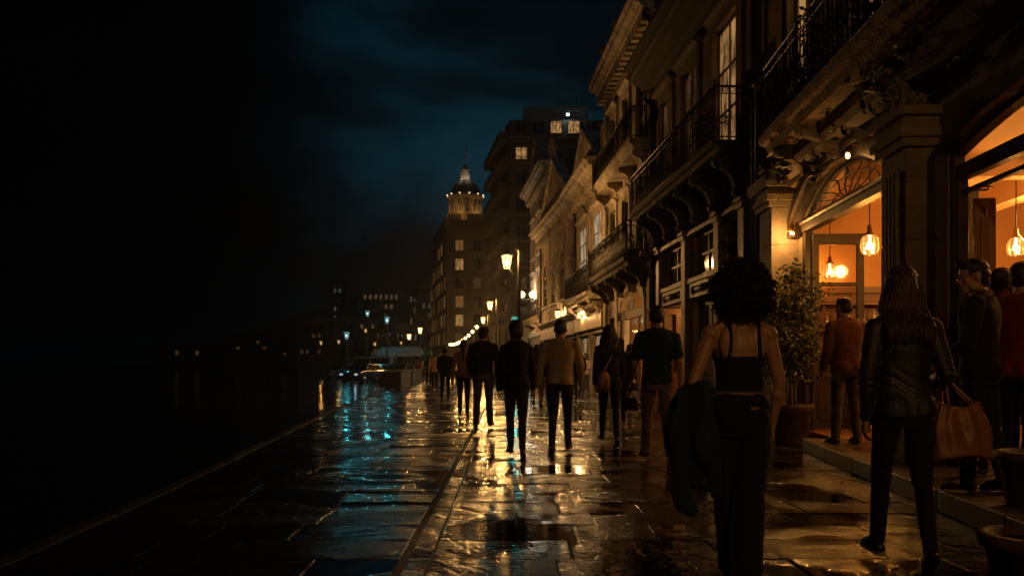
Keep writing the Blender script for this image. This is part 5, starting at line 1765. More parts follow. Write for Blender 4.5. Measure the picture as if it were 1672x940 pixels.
# fanlight with a wrought spider pattern
fl_ = MB().poly(hole(MA + .01, MBx - .01, 3.432, 3.436, .505), [hole(MA + .10, MBx - .10, 3.434, 3.437,   .45)], -.11, -.03)
c, a = (MA + MBx) / 2, (MBx - MA) / 2 - .12
rr = random.Random(3)
for q in range(9):
    t = -1.35 + 2.7 * q / 8
    pts = []
    for u in [i / 10 for i in range(11)]:
        pts.append((c + a * u * sin(t) + .10 * sin(u * 9 + q) * u, -.05, 3.437 + .445 * u * cos(t) + .03 * sin(u * 7 + q * 2) * u))
    fl_.tube(pts, .012, 5)
for q in (.35, .7):
    fl_.tube([(c + a * q * sin(t), -.05, 3.437 + .445 * q * cos(t)) for t in [-1.5 + 3 * i / 20 for i in range(21)]], .011, 5)
fo = fl_.build('fanlight', MAT['iron'], h1)
MB().poly(hole(MA + .06, MBx - .06, 3.434, 3.437, .47), (), -.085, -.078).build('pane', MAT['oldglass'], fo)
# jambs of the middle opening
for a_, b_ in ((MBx - .12, MBx - .003), (MA + .003, MA + .12)): MB().box(a_, b_, -.13, -.01, .03, 3.255).build('door_frame', MAT['wood'], h1)
def door_leaf(x, y, w, h, ang, panes, mat, name='door', low=.95, z0=.19):
    if not panes: low = h
    hz = [low + (h - low - .14) * i / max(1, panes) for i in range(panes + 1)]
    hl = [rect(.11, w - .11, hz[i] + .03, hz[i + 1] - .03) for i in range(panes)]
    m = MB().poly(rect(0, w, 0, h), hl, -.03, .03)
    m.poly(rect(.09, w - .09, .14, low - .1), [rect(.15, w - .15, .22, low - .18)], .031, .045)
    m.poly(rect(.09, w - .09, .14, low - .1), [rect(.15, w - .15, .22, low - .18)], -.045, -.031)
    M = Matrix.Translation((x, y, z0)) @ Matrix.Rotation(ang, 4, 'Z')
    o = m.build(name, MAT[mat], h1, bevel=.006, M=M)
    if panes: MB().box(.1, w - .1, -.006, .006, low, h - .13).build('pane', MAT['glass'], o)
    MB().tube([(w - .05, -.03, low + .1), (w - .05, -.09, low + .1), (w - .16, -.09, low + .1)], .012, 6).tube([(w - .05, .03, low + .1), (w - .05, .09, low + .1), (w - .16, .09, low + .1)], .012, 6).build('handle', MAT['brass'], o)
    return o
door_leaf(MBx - .14, -.10, .80, 3.03, radians(-90), 3, 'wood')
door_leaf(MA + .14, -.16, .80, 3.03, radians(-93), 3, 'wood')
door_leaf(RB - .2, -.16, .20, 2.62, radians(-96), 0, 'orangewood')
# room behind
m = MB()
x0, x1, y0, y1, zc = .2, 12.75, -6.6, -.145, 4.02
m.box(x0 - .1, x1 + .1, y0 - .1, y0, 0, zc); m.box(x0 - .1, x0, y0, y1, 0, zc); m.box(x1, x1 + .1, y0, y1, 0, zc)
m.build('interior_wall', MAT['ochre'], h1)
m = MB().box(x0 - .1, x1 + .1, y0 - .1, y1, zc, zc + .1)
m.box(x0, x1, -3.3, -3.0, zc - .34, zc - .003); m.box(x0, x1, -5.0, -4.75, zc - .3, zc - .003)
for x in (2.9, 9.2): m.box(x, x + .25, y0, y1, zc - .26, zc - .004)
m.build('ceiling', MAT['ceil'], h1)
MB().box(x0, x1, y0, -.01, .0, .165).build('interior_floor', MAT['orangewood'], h1)
m = MB()
m.box(x0, x1, y0 + .003, y0 + .03, .166, 3.05); m.box(x0, x1, y0 + .003, y0 + .09, 3.051, 3.16)
for zz in (.3, 1.05, 2.1, 2.9): m.box(x0, x1, y0 + .031, y0 + .05, zz, zz + .1)
for i in range(22): m.box(x0 + .1 + i * .58, x0 + .2 + i * .58, y0 + .031, y0 + .055, .18, 3.04)
m.build('panelling', MAT['panelwood'], h1)
m = MB()
m.box(x1 - .03, x1 - .003, y0 + .1, -.15, .166, 2.45); m.box(x1 - .09, x1 - .003, y0 + .1, -.15, 2.451, 2.56)
for zz in (.3, 1.05, 2.3): m.box(x1 - .05, x1 - .031, y0 + .1, -.15, zz, zz + .1)
for i in range(11): m.box(x1 - .055, x1 - .031, -6.4 + i * .55, -6.3 + i * .55, .18, 2.44)
m.build('panelling', MAT['panelwood'], h1)
ART = [pm('faded_print', (.35, .25, .14), .4, var=.5, scale=7, bump=0, stain=.9, col2=(.06, .09, .08)), pm('dark_print', (.12, .10, .08), .4, var=.5, scale=9, bump=0, stain=.9, col2=(.4, .3, .16))]
def picture(label, lx, ly, z, w, h, rot, q):
    r = empty('picture', loc1(lx, ly, z), h1.rotation_euler.z + rot, label, 'picture', 'pictures in the bar')
    MB().poly(rect(-w / 2, w / 2, 0, h), [rect(-w / 2 + .05, w / 2 - .05, .05, h - .05)], .0, .04).build('frame', MAT['wood'], r)
    MB().box(-w / 2 + .04, w / 2 - .04, .01, .02, .04, h - .04).build('print', ART[q % 2], r)
for q, (lx, w, h, lab) in enumerate(((9.0, .6, .8, 'tall framed print on the bar back wall behind the drinkers'), (10.4, .9, .6, 'wide framed print on the bar back wall, right of the tall one'), (11.7, .5, .6, 'small framed print in the corner of the bar back wall'), (7.6, .7, .9, 'large framed print on the bar back wall nearest the opening'))):
    picture(lab, lx, y0 + .06, 1.35, w, h, 0, q)
for q, (ly, w, h, lab) in enumerate(((-2.6, .5, .7, 'narrow framed print on the end wall past the large pendant'), (-4.6, .8, .6, 'wide framed print on the end wall deep in the bar'))):
    picture(lab, x1 - .06, ly, 1.4, w, h, pi / 2, q)
# balcony over the bar
balcony(h1, -.4, 10.4, 4.62, .78, 1.02, 'peel', .24, 1, (1.0, 3.4, 8.9, 10.1), .16, 'stone', .42)
m = MB().sweep([(.004, 4.1), (.34, 4.16), (.40, 4.24), (.40, 4.36), (.004, 4.37)], -.5, 13.0)
m.sweep([(.004, 3.98), (.14, 4.02), (.14, 4.09), (.004, 4.098)], 6.85, 11.15)
m.build('entablature', MAT['stone'], h1)
MB().box(-.6, 13, -7.5, -6.75, 0, 10.4).box(12.86, 13, -6.7, -.16, 0, 10.4).box(-.6, 12.85, -6.7, -.30, 4.15, 10.4).build('rear_walls', MAT['darkwall'], h1)
drain(h1, 12.85, .1, 10.0, .24)
# cables sagging on the pilaster between the two houses
m = MB()
for q in range(3): m.tube([(12.1 + q * .06, .2 + .02 * q, 5.3 - 1.25 * sin(pi * u) + u * .3) if 0 else (12.05 + .30 * u, .22 + .02 * q, 5.2 - (1.5 + .15 * q) * sin(pi * u)) for u in [i / 12 for i in range(13)]], .012, 4)
m.build('cable', MAT['iron'], h1)
for q, (x, z, s, tr, n_) in enumerate(((9.9, 4.62, .5, .55, 520), (8.3, 4.62, .42, .3, 380), (6.7, 4.62, .45, .3, 420), (5.4, 4.62, .4, .4, 320))):
    w = loc1(x, .42, z)
    bushy('balcony_plant', ['overhanging bush at the far end of the balcony over the bar', 'round bush on the bar balcony in front of its lit window', 'dense dark bush on the bar balcony above the carved pier', 'nearest bush on the balcony above the wide bar opening'][q], w, s, .9, n_, 40 + q, 'pots on the bar balcony', tr)

# ------------------------------------------------------------------ lamps of the bar
def pendant(label, px, py, Y, power, s=1.0, ceil=4.0):
    X, z = PX(px, Y), PZ(py, Y)
    r = empty('pendant_lamp', (X, Y, z), 0, label, 'lamp', 'glass pendant lamps of the bar')
    MB().tube([(0, 0, .27 * s), (0, 0, ceil - z)], .008, 6).lathe([(.05, ceil - z - .03), (.06, ceil - z)], 12).build('cord', MAT['iron'], r)
    MB().lathe([(.075 * s, .14 * s), (.07 * s, .165 * s), (.035 * s, .18 * s), (.03 * s, .27 * s), (.01 * s, .29 * s)], 14).build('cap', MAT['brass'], r)
    pr = [(.075, .14), (.115, .10), (.125, .04), (.122, -.04), (.105, -.10), (.07, -.125), (.02, -.13)]
    m = MB().lathe([(a * s, b * s) for a, b in pr], 10, smooth=False)
    m.f.pop(); m.f.pop(); m.sm.pop(); m.sm.pop()
    m.build('glass_shade', GLS, r)
    rim = MB()
    for i in range(10):
        t = 2 * pi * i / 10
        rim.tube([(a * s * cos(t), a * s * sin(t), b * s) for a, b in pr], .0032 * s, 4)
    rim.build('shade_ribs', MAT['brass'], r)
    MB().ball((0, 0, -.005), .045 * s, 12, 8, (1, 1, 1.25)).lathe([(.018 * s, .05 * s), (.018 * s, .14 * s)], 8).build('bulb', MAT['bulb'], r)
    light('pendant_light', (0, 0, -.01), power, AMBER, .04, r)
    return r


GLS, nt, out = nodes('amber_lamp_glass')
t_ = N(nt, 'ShaderNodeBsdfTransparent'); t_.inputs[0].default_value = (.95, .8, .55, 1)
g_ = N(nt, 'ShaderNodeBsdfGlossy', i_Roughness=.05)
e_ = N(nt, 'ShaderNodeEmission', i_Strength=.28); e_.inputs[0].default_value = (1, .55, .16, 1)
lw = N(nt, 'ShaderNodeLayerWeight', i_Blend=.35)
a_ = N(nt, 'ShaderNodeAddShader'); mx = N(nt, 'ShaderNodeMixShader')
nt.links.new(lw.outputs['Facing'], mx.inputs[0]); nt.links.new(t_.outputs[0], mx.inputs[1]); nt.links.new(g_.outputs[0], mx.inputs[2])
nt.links.new(mx.outputs[0], a_.inputs[0]); nt.links.new(e_.outputs[0], a_.inputs[1]); nt.links.new(a_.outputs[0], out.inputs[0])

pendant('large glass pendant lamp hanging in the middle arched opening of the bar', 1420, 401, 12.1, 60, 1.0)
pendant('small glass pendant lamp seen through the glazed door leaf', 1355, 443, 15.3, 30, .95)
pendant('glass pendant lamp deep in the bar over the drinkers at the edge of the photo', 1659, 404, 12.6, 50, .95)
pendant('half hidden glass pendant beside the wooden door post', 1592, 409, 14.6, 30, .9)

def fill_downlight(label, X, Y, z, power):
    r = empty('added_ceiling_light', (X, Y, z), 0, label, 'lamp', 'added ceiling lights of the bar')
    MB().lathe([(.16, 0), (.17, -.05), (.15, -.07)], 16).build('housing', MAT['brass'], r)
    MB().lathe([(.14, -.071), (.12, -.12), (.05, -.14)], 16).build('diffuser', MAT['globe'], r)
    light('room_fill_light', (0, 0, -.85), power, AMBER, .12, r)  # added room fill, set well below the fixture to brighten the ceiling
    return r


fill_downlight('added round ceiling light near the front of the wide bar opening', 6.6, 8.6, 4.018, 85)
fill_downlight('added round ceiling light in the back of the bar behind the drinkers', 8.4, 10.6, 4.018, 95)
fill_downlight('added round ceiling light beyond the middle arch, past the large pendant', 7.6, 12.9, 4.018, 105)
r = empty('wall_lamp', loc1(8.15, .12, 3.86), h1.rotation_euler.z, 'tiny bulb lamp tucked under the balcony above the middle arch', 'lamp')
MB().tube([(0, -.115, .05), (0, .06, .10), (0, .12, .06)], .014, 6).lathe([(.03, .06), (.04, .0), (.03, -.02)], 8, (0, .12, 0)).build('bracket', MAT['brass'], r)
MB().ball((0, .12, -.05), .032, 8, 6, (1, 1, 1.3)).build('bulb', MAT['globe'], r)
light('wall_lamp_light', (0, .14, -.1), 3, AMBER, .03, r)
r = empty('wall_lamp', loc1(11.05, .12, 3.3), h1.rotation_euler.z, 'small shaded lamp added on the arch side of the stone pier beside the potted tree', 'lamp')
MB().tube([(0, -.115, .05), (0, .0, .10), (-.02, .02, .06)], .014, 6).lathe([(.03, .08), (.07, .0), (.075, -.02)], 10, (-.02, .02, 0)).build('bracket', MAT['brass'], r)
MB().ball((-.02, .02, -.03), .03, 8, 6).build('bulb', MAT['bulb'], r)
light('wall_lamp_light', (-.12, .16, -.08), 30, AMBER, .03, r)  # lamp added to light the pier

# paper star garland under the transom
w = loc1(4.6, -.7, 3.14)
g = empty('star_garland', w, h1.rotation_euler.z, 'garland of white paper stars hung under the transom of the wide bar opening', 'decoration')
MB().tube([(-3.0 + 4.0 * u, 0, .14 - .5 * u * (1 - u) * .6) for u in [i / 14 for i in range(15)]], .005, 4).build('cord', MAT['paper'], g)
for i in range(9):
    u = (i + .5) / 9
    s = MB()
    cx, cz, r_ = -3.0 + 4.0 * u, -.02 - .3 * u * (1 - u) + R.uniform(-.03, .03), R.uniform(.09, .14)
    pts = [(cx + r_ * (1 if k % 2 == 0 else .42) * sin(k * pi / 5 + i * .4), cz + r_ * (1 if k % 2 == 0 else .42) * cos(k * pi / 5 + i * .4)) for k in range(10)]
    s.add([(a, -.002, b) for a, b in pts] + [(cx, .035, cz), (cx, -.035, cz)], [(k, (k + 1) % 10, 10) for k in range(10)] + [((k + 1) % 10, k, 11) for k in range(10)])
    s.tube([(cx, 0, cz + r_ * .9), (cx, 0, .14 - .3 * u * (1 - u))], .002, 3)
    s.build('paper_star', MAT['paper'], g)

# bar furniture: counter, bottle shelf with bottles, stools
ct = empty('bar_counter', (8.6, 11.2, .17), radians(92), 'dark wooden bar counter deep inside the bar behind the drinkers', 'counter')
MB().box(-2.6, 2.6, -.3, .3, 0, 1.02).build('body', MAT['wood'], ct)
MB().box(-2.7, 2.7, -.38, .36, 1.022, 1.08).build('counter_top', MAT['orangewood'], ct, bevel=.01)
SHX, SHY = 6.1, 15.55
sh = empty('bottle_shelf', (SHX, SHY, .165), 0, 'wooden bottle shelf standing against the end wall behind the glazed door', 'shelf')
m = MB().box(-1.0, -.96, -.28, 0, 0, 2.1).box(.96, 1.0, -.28, 0, 0, 2.1).box(-.959, .959, -.02, 0, 0, 2.1)
m.build('side_panel', MAT['orangewood'], sh)
for z in (.1, .6, 1.1, 1.6, 2.06): MB().box(-.959, .959, -.28, -.021, z, z + .035).build('shelf', MAT['orangewood'], sh)
bot = MB().lathe([(.036, 0), (.038, .01), (.038, .19), (.03, .22), (.013, .25), (.013, .31), (.015, .315), (.015, .33)], 10)
BME = bot.mesh('bottle')
bm_ = [pm('green_bottle_glass', (.02, .06, .02), .1, var=.1, bump=0, stain=0, spec=.8), pm('amber_bottle_glass', (.16, .06, .015), .1, var=.1, bump=0, stain=0, spec=.8), pm('pale_bottle_glass', (.4, .38, .3), .12, var=.1, bump=0, stain=0, spec=.8)]
rr = random.Random(6)
for z in (.635, 1.135, 1.635):
    for i in range(9):
        me = BME.copy(); me.materials.append(bm_[rr.randrange(3)])
        o = link('bottle', me, None, None, (SHX - .85 + i * .21 + rr.uniform(-.02, .02), SHY - .15, .165 + z))
        o.scale = (1, 1, rr.uniform(.85, 1.15))
        tag(o, 'bottle standing in the rows on the wooden shelf behind the glazed door', 'bottle', 'bottles on the bar shelf')
for q, (lx, lab) in enumerate(((5.2, 'wall shelf of bottles on the panelled back wall, nearest the opening'), (8.3, 'wall shelf of bottles on the panelled back wall, behind the counter'))):
    p = loc1(lx, y0 + .1, 1.75)
    ws = empty('wall_shelf', p, h1.rotation_euler.z, lab, 'shelf', 'wall shelves in the bar')
    for z in (0, .5, 1.0): MB().box(-1.2, 1.2, 0, .24, z, z + .035).build('shelf', MAT['orangewood'], ws)
    for x in (-1.2, 1.16): MB().box(x, x + .04, 0, .24, .036, 1.3).build('side_panel', MAT['orangewood'], ws)
    for z in (.036, .536, 1.036):
        for i in range(12):
            if rr.random() < .12: continue
            me = BME.copy(); me.materials.append(bm_[rr.randrange(3)])
            o = link('bottle', me, None, None, loc1(lx - 1.05 + i * .19 + rr.uniform(-.02, .02), y0 + .22, 1.75 + z))
            o.scale = (1, 1, rr.uniform(.8, 1.15))
            tag(o, 'bottle on the wall shelves of the panelled back wall', 'bottle', 'bottles on the bar wall shelves')
for q, (X, Y) in enumerate(((7.9, 10.2), (7.85, 12.0))):
    s = empty('bar_stool', (X, Y, .165), 0, ['wooden bar stool at the near end of the bar counter', 'wooden bar stool at the far end of the bar counter'][q], 'stool', 'stools at the bar counter')
    MB().lathe([(.17, .72), (.18, .74), (.17, .77)], 16).build('seat', MAT['orangewood'], s)
    for a in range(4):
        t = pi / 4 + a * pi / 2
        MB().tube([(.2 * cos(t), .2 * sin(t), 0), (.12 * cos(t), .12 * sin(t), .72)], .017, 6).build('leg', MAT['wood'], s)
    MB().tube([(.175 * cos(t), .175 * sin(t), .24) for t in [2 * pi * i / 20 for i in range(20)]], .01, 5, True).build('footrest', MAT['brass'], s)

# ------------------------------------------------------------------ potted tree by the pier and tubs at the kerb
rr = random.Random(31)
pt = empty('potted_tree', (PX(1292, 13.2), 13.2, .0), 0, 'tall leafy potted tree in a round terracotta tub beside the stone pier', 'plant')
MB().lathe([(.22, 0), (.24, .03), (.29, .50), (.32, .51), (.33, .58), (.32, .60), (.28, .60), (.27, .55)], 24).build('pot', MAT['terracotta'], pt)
MB().lathe([(.001, .54), (.27, .545)], 20).build('soil', MAT['soil'], pt)
st, pts = MB(), []
for k_ in range(7):
    a = rr.uniform(0, 6.28)
    b0 = V((cos(a) * .05, sin(a) * .05, .5))
    top = V((cos(a) * rr.uniform(.1, .28), sin(a) * rr.uniform(.08, .22), rr.uniform(1.9, 2.5)))
    main = [b0.lerp(top, u) + V((.05 * sin(u * 7 + k_), .05 * cos(u * 6 + k_), 0)) * u for u in [i / 8 for i in range(9)]]
    st.tube(main, [.02 - .0018 * i for i in range(9)], 6)
    for j in range(3, 9):
        for s in range(3):
            t = rr.uniform(0, 6.28); ln = rr.uniform(.14, .40) * (1 if j < 8 else .8)
            e = main[j] + V((cos(t) * ln, sin(t) * ln * .8, rr.uniform(-.12, .22)))
            mid = main[j].lerp(e, .55) + V((0, 0, .04))
            st.tube([main[j], mid, e], [.006, .004, .002], 4)
            pts += [mid, e, e, e + (e - mid) * .3]
st.build('trunk', MAT['bark'], pt)
lv = MB(); leaves(lv, pts, 2200, .06, .085, rr); leaves(lv, rr.sample(pts, 60), 1500, .07, .10, rr); lv.build('foliage', MAT['leaf'], pt, fix=False)


def tub(label, X, Y, z, s):
    r = empty('planter_tub', (X, Y, z), 0, label, 'planter', 'dark tubs at the terrace edge')
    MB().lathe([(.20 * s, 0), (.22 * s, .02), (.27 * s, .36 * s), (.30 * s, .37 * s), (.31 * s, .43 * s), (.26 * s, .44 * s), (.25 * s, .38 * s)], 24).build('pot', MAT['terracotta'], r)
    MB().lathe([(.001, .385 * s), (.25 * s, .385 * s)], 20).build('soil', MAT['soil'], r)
    return r


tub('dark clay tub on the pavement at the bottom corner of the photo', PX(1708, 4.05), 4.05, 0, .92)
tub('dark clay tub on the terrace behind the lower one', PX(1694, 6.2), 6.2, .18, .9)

# ------------------------------------------------------------------ street lamps
def street_lamp(label, px, Y, z, arm, power, ms=1.0, col=LAMP, glass='lamp_glow', core='lamp_core', reach=-1):
    r = empty('street_lamp', (PX(px, Y), Y, 0), 0, label, 'street lamp', 'lamps along the promenade')
    pl = MB().lathe([(.17, 0), (.17, .12), (.13, .16), (.12, .7), (.14, .74), (.10, .82), (.075, 1.0), (.065, z - 1), (.06, z + .4), (.085, z + .42), (.085, z + .5), (.04, z + .56), (.02, z + .85), (.005, z + 1.0)], 14)
    pl.build('pole', MAT['iron'], r)
    x = reach * arm
    b = MB().tube([(0, 0, z + .36), (x * .35, 0, z + .52), (x * .75, 0, z + .5), (x, 0, z + .36)], .028, 6)
    b.tube([(0, 0, z - .55), (x * .5, 0, z - .42), (x * .9, 0, z - .20)], .018, 6)
    b.tube([(x * .5 + .11 * cos(t), 0, z + .36 + .11 * sin(t)) for t in [2 * pi * i / 14 for i in range(14)]], .012, 5, True)
    b.build('arm', MAT['iron'], r)
    fr = MB()
    for i in range(6):
        t = 2 * pi * i / 6
        fr.tube([(x + .11 * ms * cos(t), .11 * ms * sin(t), z - .26 * ms), (x + .2 * ms * cos(t), .2 * ms * sin(t), z + .24 * ms)], .011, 4)
    fr.lathe([(.21 * ms, z + .24 * ms), (.24 * ms, z + .27 * ms), (.10 * ms, z + .36 * ms), (.05, z + .40 * ms), (.03, z + .46 * ms)], 6, (x, 0, 0), False)
    fr.lathe([(.05, z - .34 * ms), (.12 * ms, z - .28 * ms), (.12 * ms, z - .255 * ms)], 6, (x, 0, 0), False)
    lo = fr.build('lantern', MAT['iron'], r)
    g = MB().lathe([(.10 * ms, z - .25 * ms), (.188 * ms, z + .235 * ms)], 6, (x, 0, 0), False)
    g.f.pop(); g.f.pop(); g.sm.pop(); g.sm.pop()
    g.build('lamp_glass', MAT[glass], lo)
    MB().ball((x, 0, z), .075 * ms, 10, 8, (1, 1, 1.5)).build('bulb', MAT[core], lo)
    light('street_lamp_light', (x, 0, z), power, col, .09 * ms, r)
    return r


street_lamp('nearest street lamp, tallest in view, over the couple in dark jackets', 848, 32.6, 4.97, .46, 760, col=(1.0, .48, .13))
street_lamp('unseen street lamp added behind the viewer, continuing the promenade row', PX(836, 1) * 0 + 836 + 2.5 / -5.5 * 1448, -5.5, 4.97, .46, 700)  # added out of view to light the near wall and the nearest backs
street_lamp('second street lamp of the row, beyond the nearest tall one', 811, 56, 4.96, .42, 900)
street_lamp('third street lamp, small, above the row of globe lights', 797, 74, 4.95, .42, 640)
street_lamp('far street lamp glowing in front of the domed building', 686, 112, 5.6, .0, 520, 1.5)
street_lamp('far street lamp left of the pale narrow building', 668, 130, 5.4, .0, 420, 1.6)
# cool white lamps beyond the carriageway: light colour made teal to lay a streak on the wet stone
TEAL = (.03, .55, .68)
for q, (px, py, Y, p) in enumerate(((632, 523, 84, 330), (600, 512, 96, 360), (566, 548, 76, 160))):  # third lamp is an extra, added for the teal streak
    street_lamp(['cool white lamp standing between the dark far blocks, right one of its three', 'cool white lamp across the road, middle one of its three', 'dim cool white lamp added across the road, left one of its three'][q], px, Y, PZ(py, Y), 0, p, 1.3, TEAL, 'cool_glass', 'cool_core')
# globe lights strung from the third lamp to the domed building
A_, B_ = V((PX(781, 76), 76, PZ(531, 76))), V((PX(734, 138), 138, PZ(562, 138)))
sl = empty('string_lights', A_, 0, 'string of round warm globe lights hung across the end of the street', 'string lights')
pts = [A_.lerp(B_, u) + V((0, 0, -1.1 * 4 * u * (1 - u) * .5)) - A_ for u in [i / 20 for i in range(21)]]
MB().tube([p + V((0, 0, .2)) for p in pts], .015, 4).build('wire', MAT['iron'], sl)
for i in range(11):
    u = (i + .3) / 10.6
    p = A_.lerp(B_, u) + V((0, 0, -2.2 * u * (1 - u))) - A_
    MB().ball(p, .16 + .05 * u, 10, 8).build('bulb', MAT['globe'], sl)
    if i % 3 == 0: light('string_light_glow', p - V((0, 0, .0)), 260, LAMP, .15, sl)

# twin globe bracket lamp and turquoise shop front before the tall block
tg = empty('twin_globe_lamp', (PX(880, 62), 62, PZ(486, 62)), 0, 'pair of white globe lamps on a bracket at the corner of the gable house', 'lamp')
MB().tube([(.4, 0, -.2), (0, 0, -.15), (-.5, 0, -.1), (-1.2, 0, -.15), (-1.2, 0, .0)], .03, 6).tube([(-.45, 0, -.12), (-.45, 0, 0)], .03, 6).build('bracket', MAT['iron'], tg)
for x in (-.45, -1.2): MB().ball((x, 0, .22), .24, 12, 8).build('globe', MAT['globe'], tg)
light('globe_light', (-.8, -.3, .2), 120, (1, .8, .55), .2, tg)
an = house('low_annex', 'low dark shop annex with turquoise sign and awning before the tall dark block', 66.0, row2, S2)
MB().box(0, 30, -8, 0, 0, 5.2).build('wall', MAT['darkwall'], an)
m = MB(); cornice(m, 0, 30, 5.15, .8); m.build('cornice', MAT['plaster2'], an)
for i in range(6):
    c_ = MB().poly(rect(.6 + i * 5, 4.9 + i * 5, .05, 2.6), [rect(.8 + i * 5, 2.7 + i * 5, .5, 2.5), rect(2.8 + i * 5, 4.7 + i * 5, .5, 2.5)], .003, .1).build('shop_window', MAT['paintwood'], an)
    MB().box(.75 + i * 5, 4.75 + i * 5, .02, .04, .45, 2.55).build('pane', MAT['shop' if i % 2 else 'win_amber_dim'], c_)
for i in range(3):
    o = MB().sweep([(.004, 3.1), (1.9, 2.5), (1.9, 2.38), (1.88, 2.38), (.004, 3.04)], .8 + i * 6, 5.6 + i * 6).build('awning', MAT['tealcanvas'], an)
    MB().box(2 + i * 6, 4.4 + i * 6, .3, .36, 2.75, 2.8).build('tube_lamp', MAT['teal_glow'], an)
    light('awning_light', (3.2 + i * 6, 1.0, 2.3), 60, (.1, .85, .8), .3, an)
sg = MB().box(2.4, 2.55, .7, 1.6, 3.3, 5.0).box(2.45, 2.5, .004, .7, 4.6, 4.66)
so_ = sg.build('projecting_sign', MAT['iron'], an)
MB().box(2.385, 2.4, .75, 1.55, 3.35, 4.95).box(2.55, 2.565, .75, 1.55, 3.35, 4.95).build('sign_face', MAT['teal_glow'], so_)
light('sign_light', (2.1, 1.2, 4.1), 25, (.05, .85, .75), .3, an)

# ------------------------------------------------------------------ far side: blocks and hill across the road
def block(name, label, px0, px1, pytop, Y, dep, mat, wins, wmats, seed, roof=None):
    rr = random.Random(seed)
    x0, x1, H = PX(px0, Y), PX(px1, Y), PZ(pytop, Y)
    b = empty(name, ((x0 + x1) / 2, Y, 0), 0, label, 'building', 'blocks across the road')
    W = x1 - x0
    MB().box(-W / 2, W / 2, 0, dep, 0, H).build('wall', MAT[mat], b)
    MB().box(-W / 2 - .3, W / 2 + .3, -.3, dep, H + .002, H + .5).build('cornice', MAT[mat], b)
    nx, nz = wins
    cw, chh = W / nx, (H - 4) / nz
    for i in range(nx):
        for j in range(nz):
            lm = wmats(i, j, rr)
            if lm: facewin(b, (-W / 2 + cw * (i + .5), 0, 3.4 + chh * (j + .15)), (1, 0, 0), (0, -1, 0), cw * .5, chh * .5, lm, cache, mat)
    if roof == 'mansard':
        MB().add([(-W / 2, 0, H + .5), (W / 2, 0, H + .5), (W / 2, dep, H + .5), (-W / 2, dep, H + .5), (-W / 2 + 2, 2, H + 4), (W / 2 - 2, 2, H + 4), (W / 2 - 2, dep - 2, H + 4), (-W / 2 + 2, dep - 2, H + 4)], [(0, 3, 2, 1), (4, 5, 6, 7), (0, 1, 5, 4), (1, 2, 6, 5), (2, 3, 7, 6), (3, 0, 4, 7)]).build('roof', MAT['roofdark'], b)
    return b


D = 'darkwall'
block('office_block', 'dark far block whose top floor is a row of amber lit windows', 592, 652, 472, 262, 25, D, (7, 7), lambda i, j, r: 'win_far' if (j == 6 or (j == 5 and i in (4, 5)) or (j == 4 and i == 4)) else ('win_dim_orange' if r.random() < .12 else 'pane'), 1)
block('tower_block', 'slim dark far tower with pale white lit windows in one column', 536, 566, 462, 255, 18, D, (4, 8), lambda i, j, r: 'win_far_white' if (i == 1 and j in (2, 4, 5, 7)) or (i == 2 and j == 7) else 'pane', 2)
block('hill_house', 'small far block with white lit top windows next to the pale narrow building', 655, 688, 474, 300, 20, D, (5, 6), lambda i, j, r: 'win_far_white' if j == 5 and i in (2, 3, 4) else ('win_far' if r.random() < .18 else 'pane'), 3)
block('narrow_building', 'pale narrow old building standing just left of the domed building', 678, 706, 486, 215, 25, 'limestone', (3, 6), lambda i, j, r: 'win_far_white' if (j, i) in ((5, 1), (5, 2), (4, 2), (2, 1)) else 'pane', 4, 'mansard')
block('arcade_building', 'low pale far building with lit upper windows left of the narrow one', 646, 682, 533, 195, 20, 'limestone', (5, 2), lambda i, j, r: 'win_far_white' if j == 1 and i in (1, 2, 3) else 'win_far', 5)
block('long_block', 'long low dark block across the road with scattered small lit windows', 560, 640, 520, 205, 20, D, (9, 4), lambda i, j, r: 'win_far' if r.random() < .2 else ('win_far_white' if r.random() < .07 else 'pane'), 6)
block('waterfront_block', 'low dark waterfront block with two amber windows left of the slim tower', 488, 545, 522, 180, 18, D, (6, 4), lambda i, j, r: 'win_dim_orange' if (j == 2 and i in (2, 3)) or (j == 0 and r.random() < .5) else 'pane', 7)
block('unlit_block', 'almost unlit low block far out on the dark side of the road', 372, 470, 548, 210, 18, D, (9, 3), lambda i, j, r: 'win_dim_orange' if r.random() < .1 else 'pane', 8)
block('quay_shed', 'unlit long shed farthest out in the dark with two faint lights', 250, 350, 562, 220, 18, D, (9, 1), lambda i, j, r: 'win_dim_orange' if i in (3, 6) else 'pane', 9)
# hill behind them
hm = MB()
nx, ny = 40, 10
vs, fs = [], []
for j in range(ny + 1):
    for i in range(nx + 1):
        x, y = -330 + i * 9.5, 330 + j * 22
        e = math.exp(-((x + 62) / 70) ** 2) * 22 + math.exp(-((x + 190) / 60) ** 2) * 8
        vs.append((x, y, -1 + e * sin(pi * min(1, j / ny + .02)) * 1.6 + 2.5 * noise.noise(V((x * .05, y * .05, 0)))))
for j in range(ny):
    for i in range(nx):
        a = j * (nx + 1) + i
        fs.append((a, a + 1, a + nx + 2, a + nx + 1))
hm.add(vs, fs, True)
tag(hm.build('hill', MAT['darkwall'], None, fix=False), kind='structure')
# small lamps across the road
for q, (px, py, Y, lab) in enumerate(((597, 540, 120, 'small amber lamp post before the dark block with the lit top floor'), (553, 558, 118, 'small amber lamp post under the slim dark tower'),
                                      (524, 560, 118, 'dim amber lamp post left of the slim tower'), (655, 560, 140, 'small amber lamp post by the low pale building'), (612, 562, 124, 'low amber lamp post under the long low block'))):
    street_lamp(lab, px, Y, max(2.8, PZ(py, Y)), 0, 90, 1.1, AMBER, 'far_glass', 'far_core')

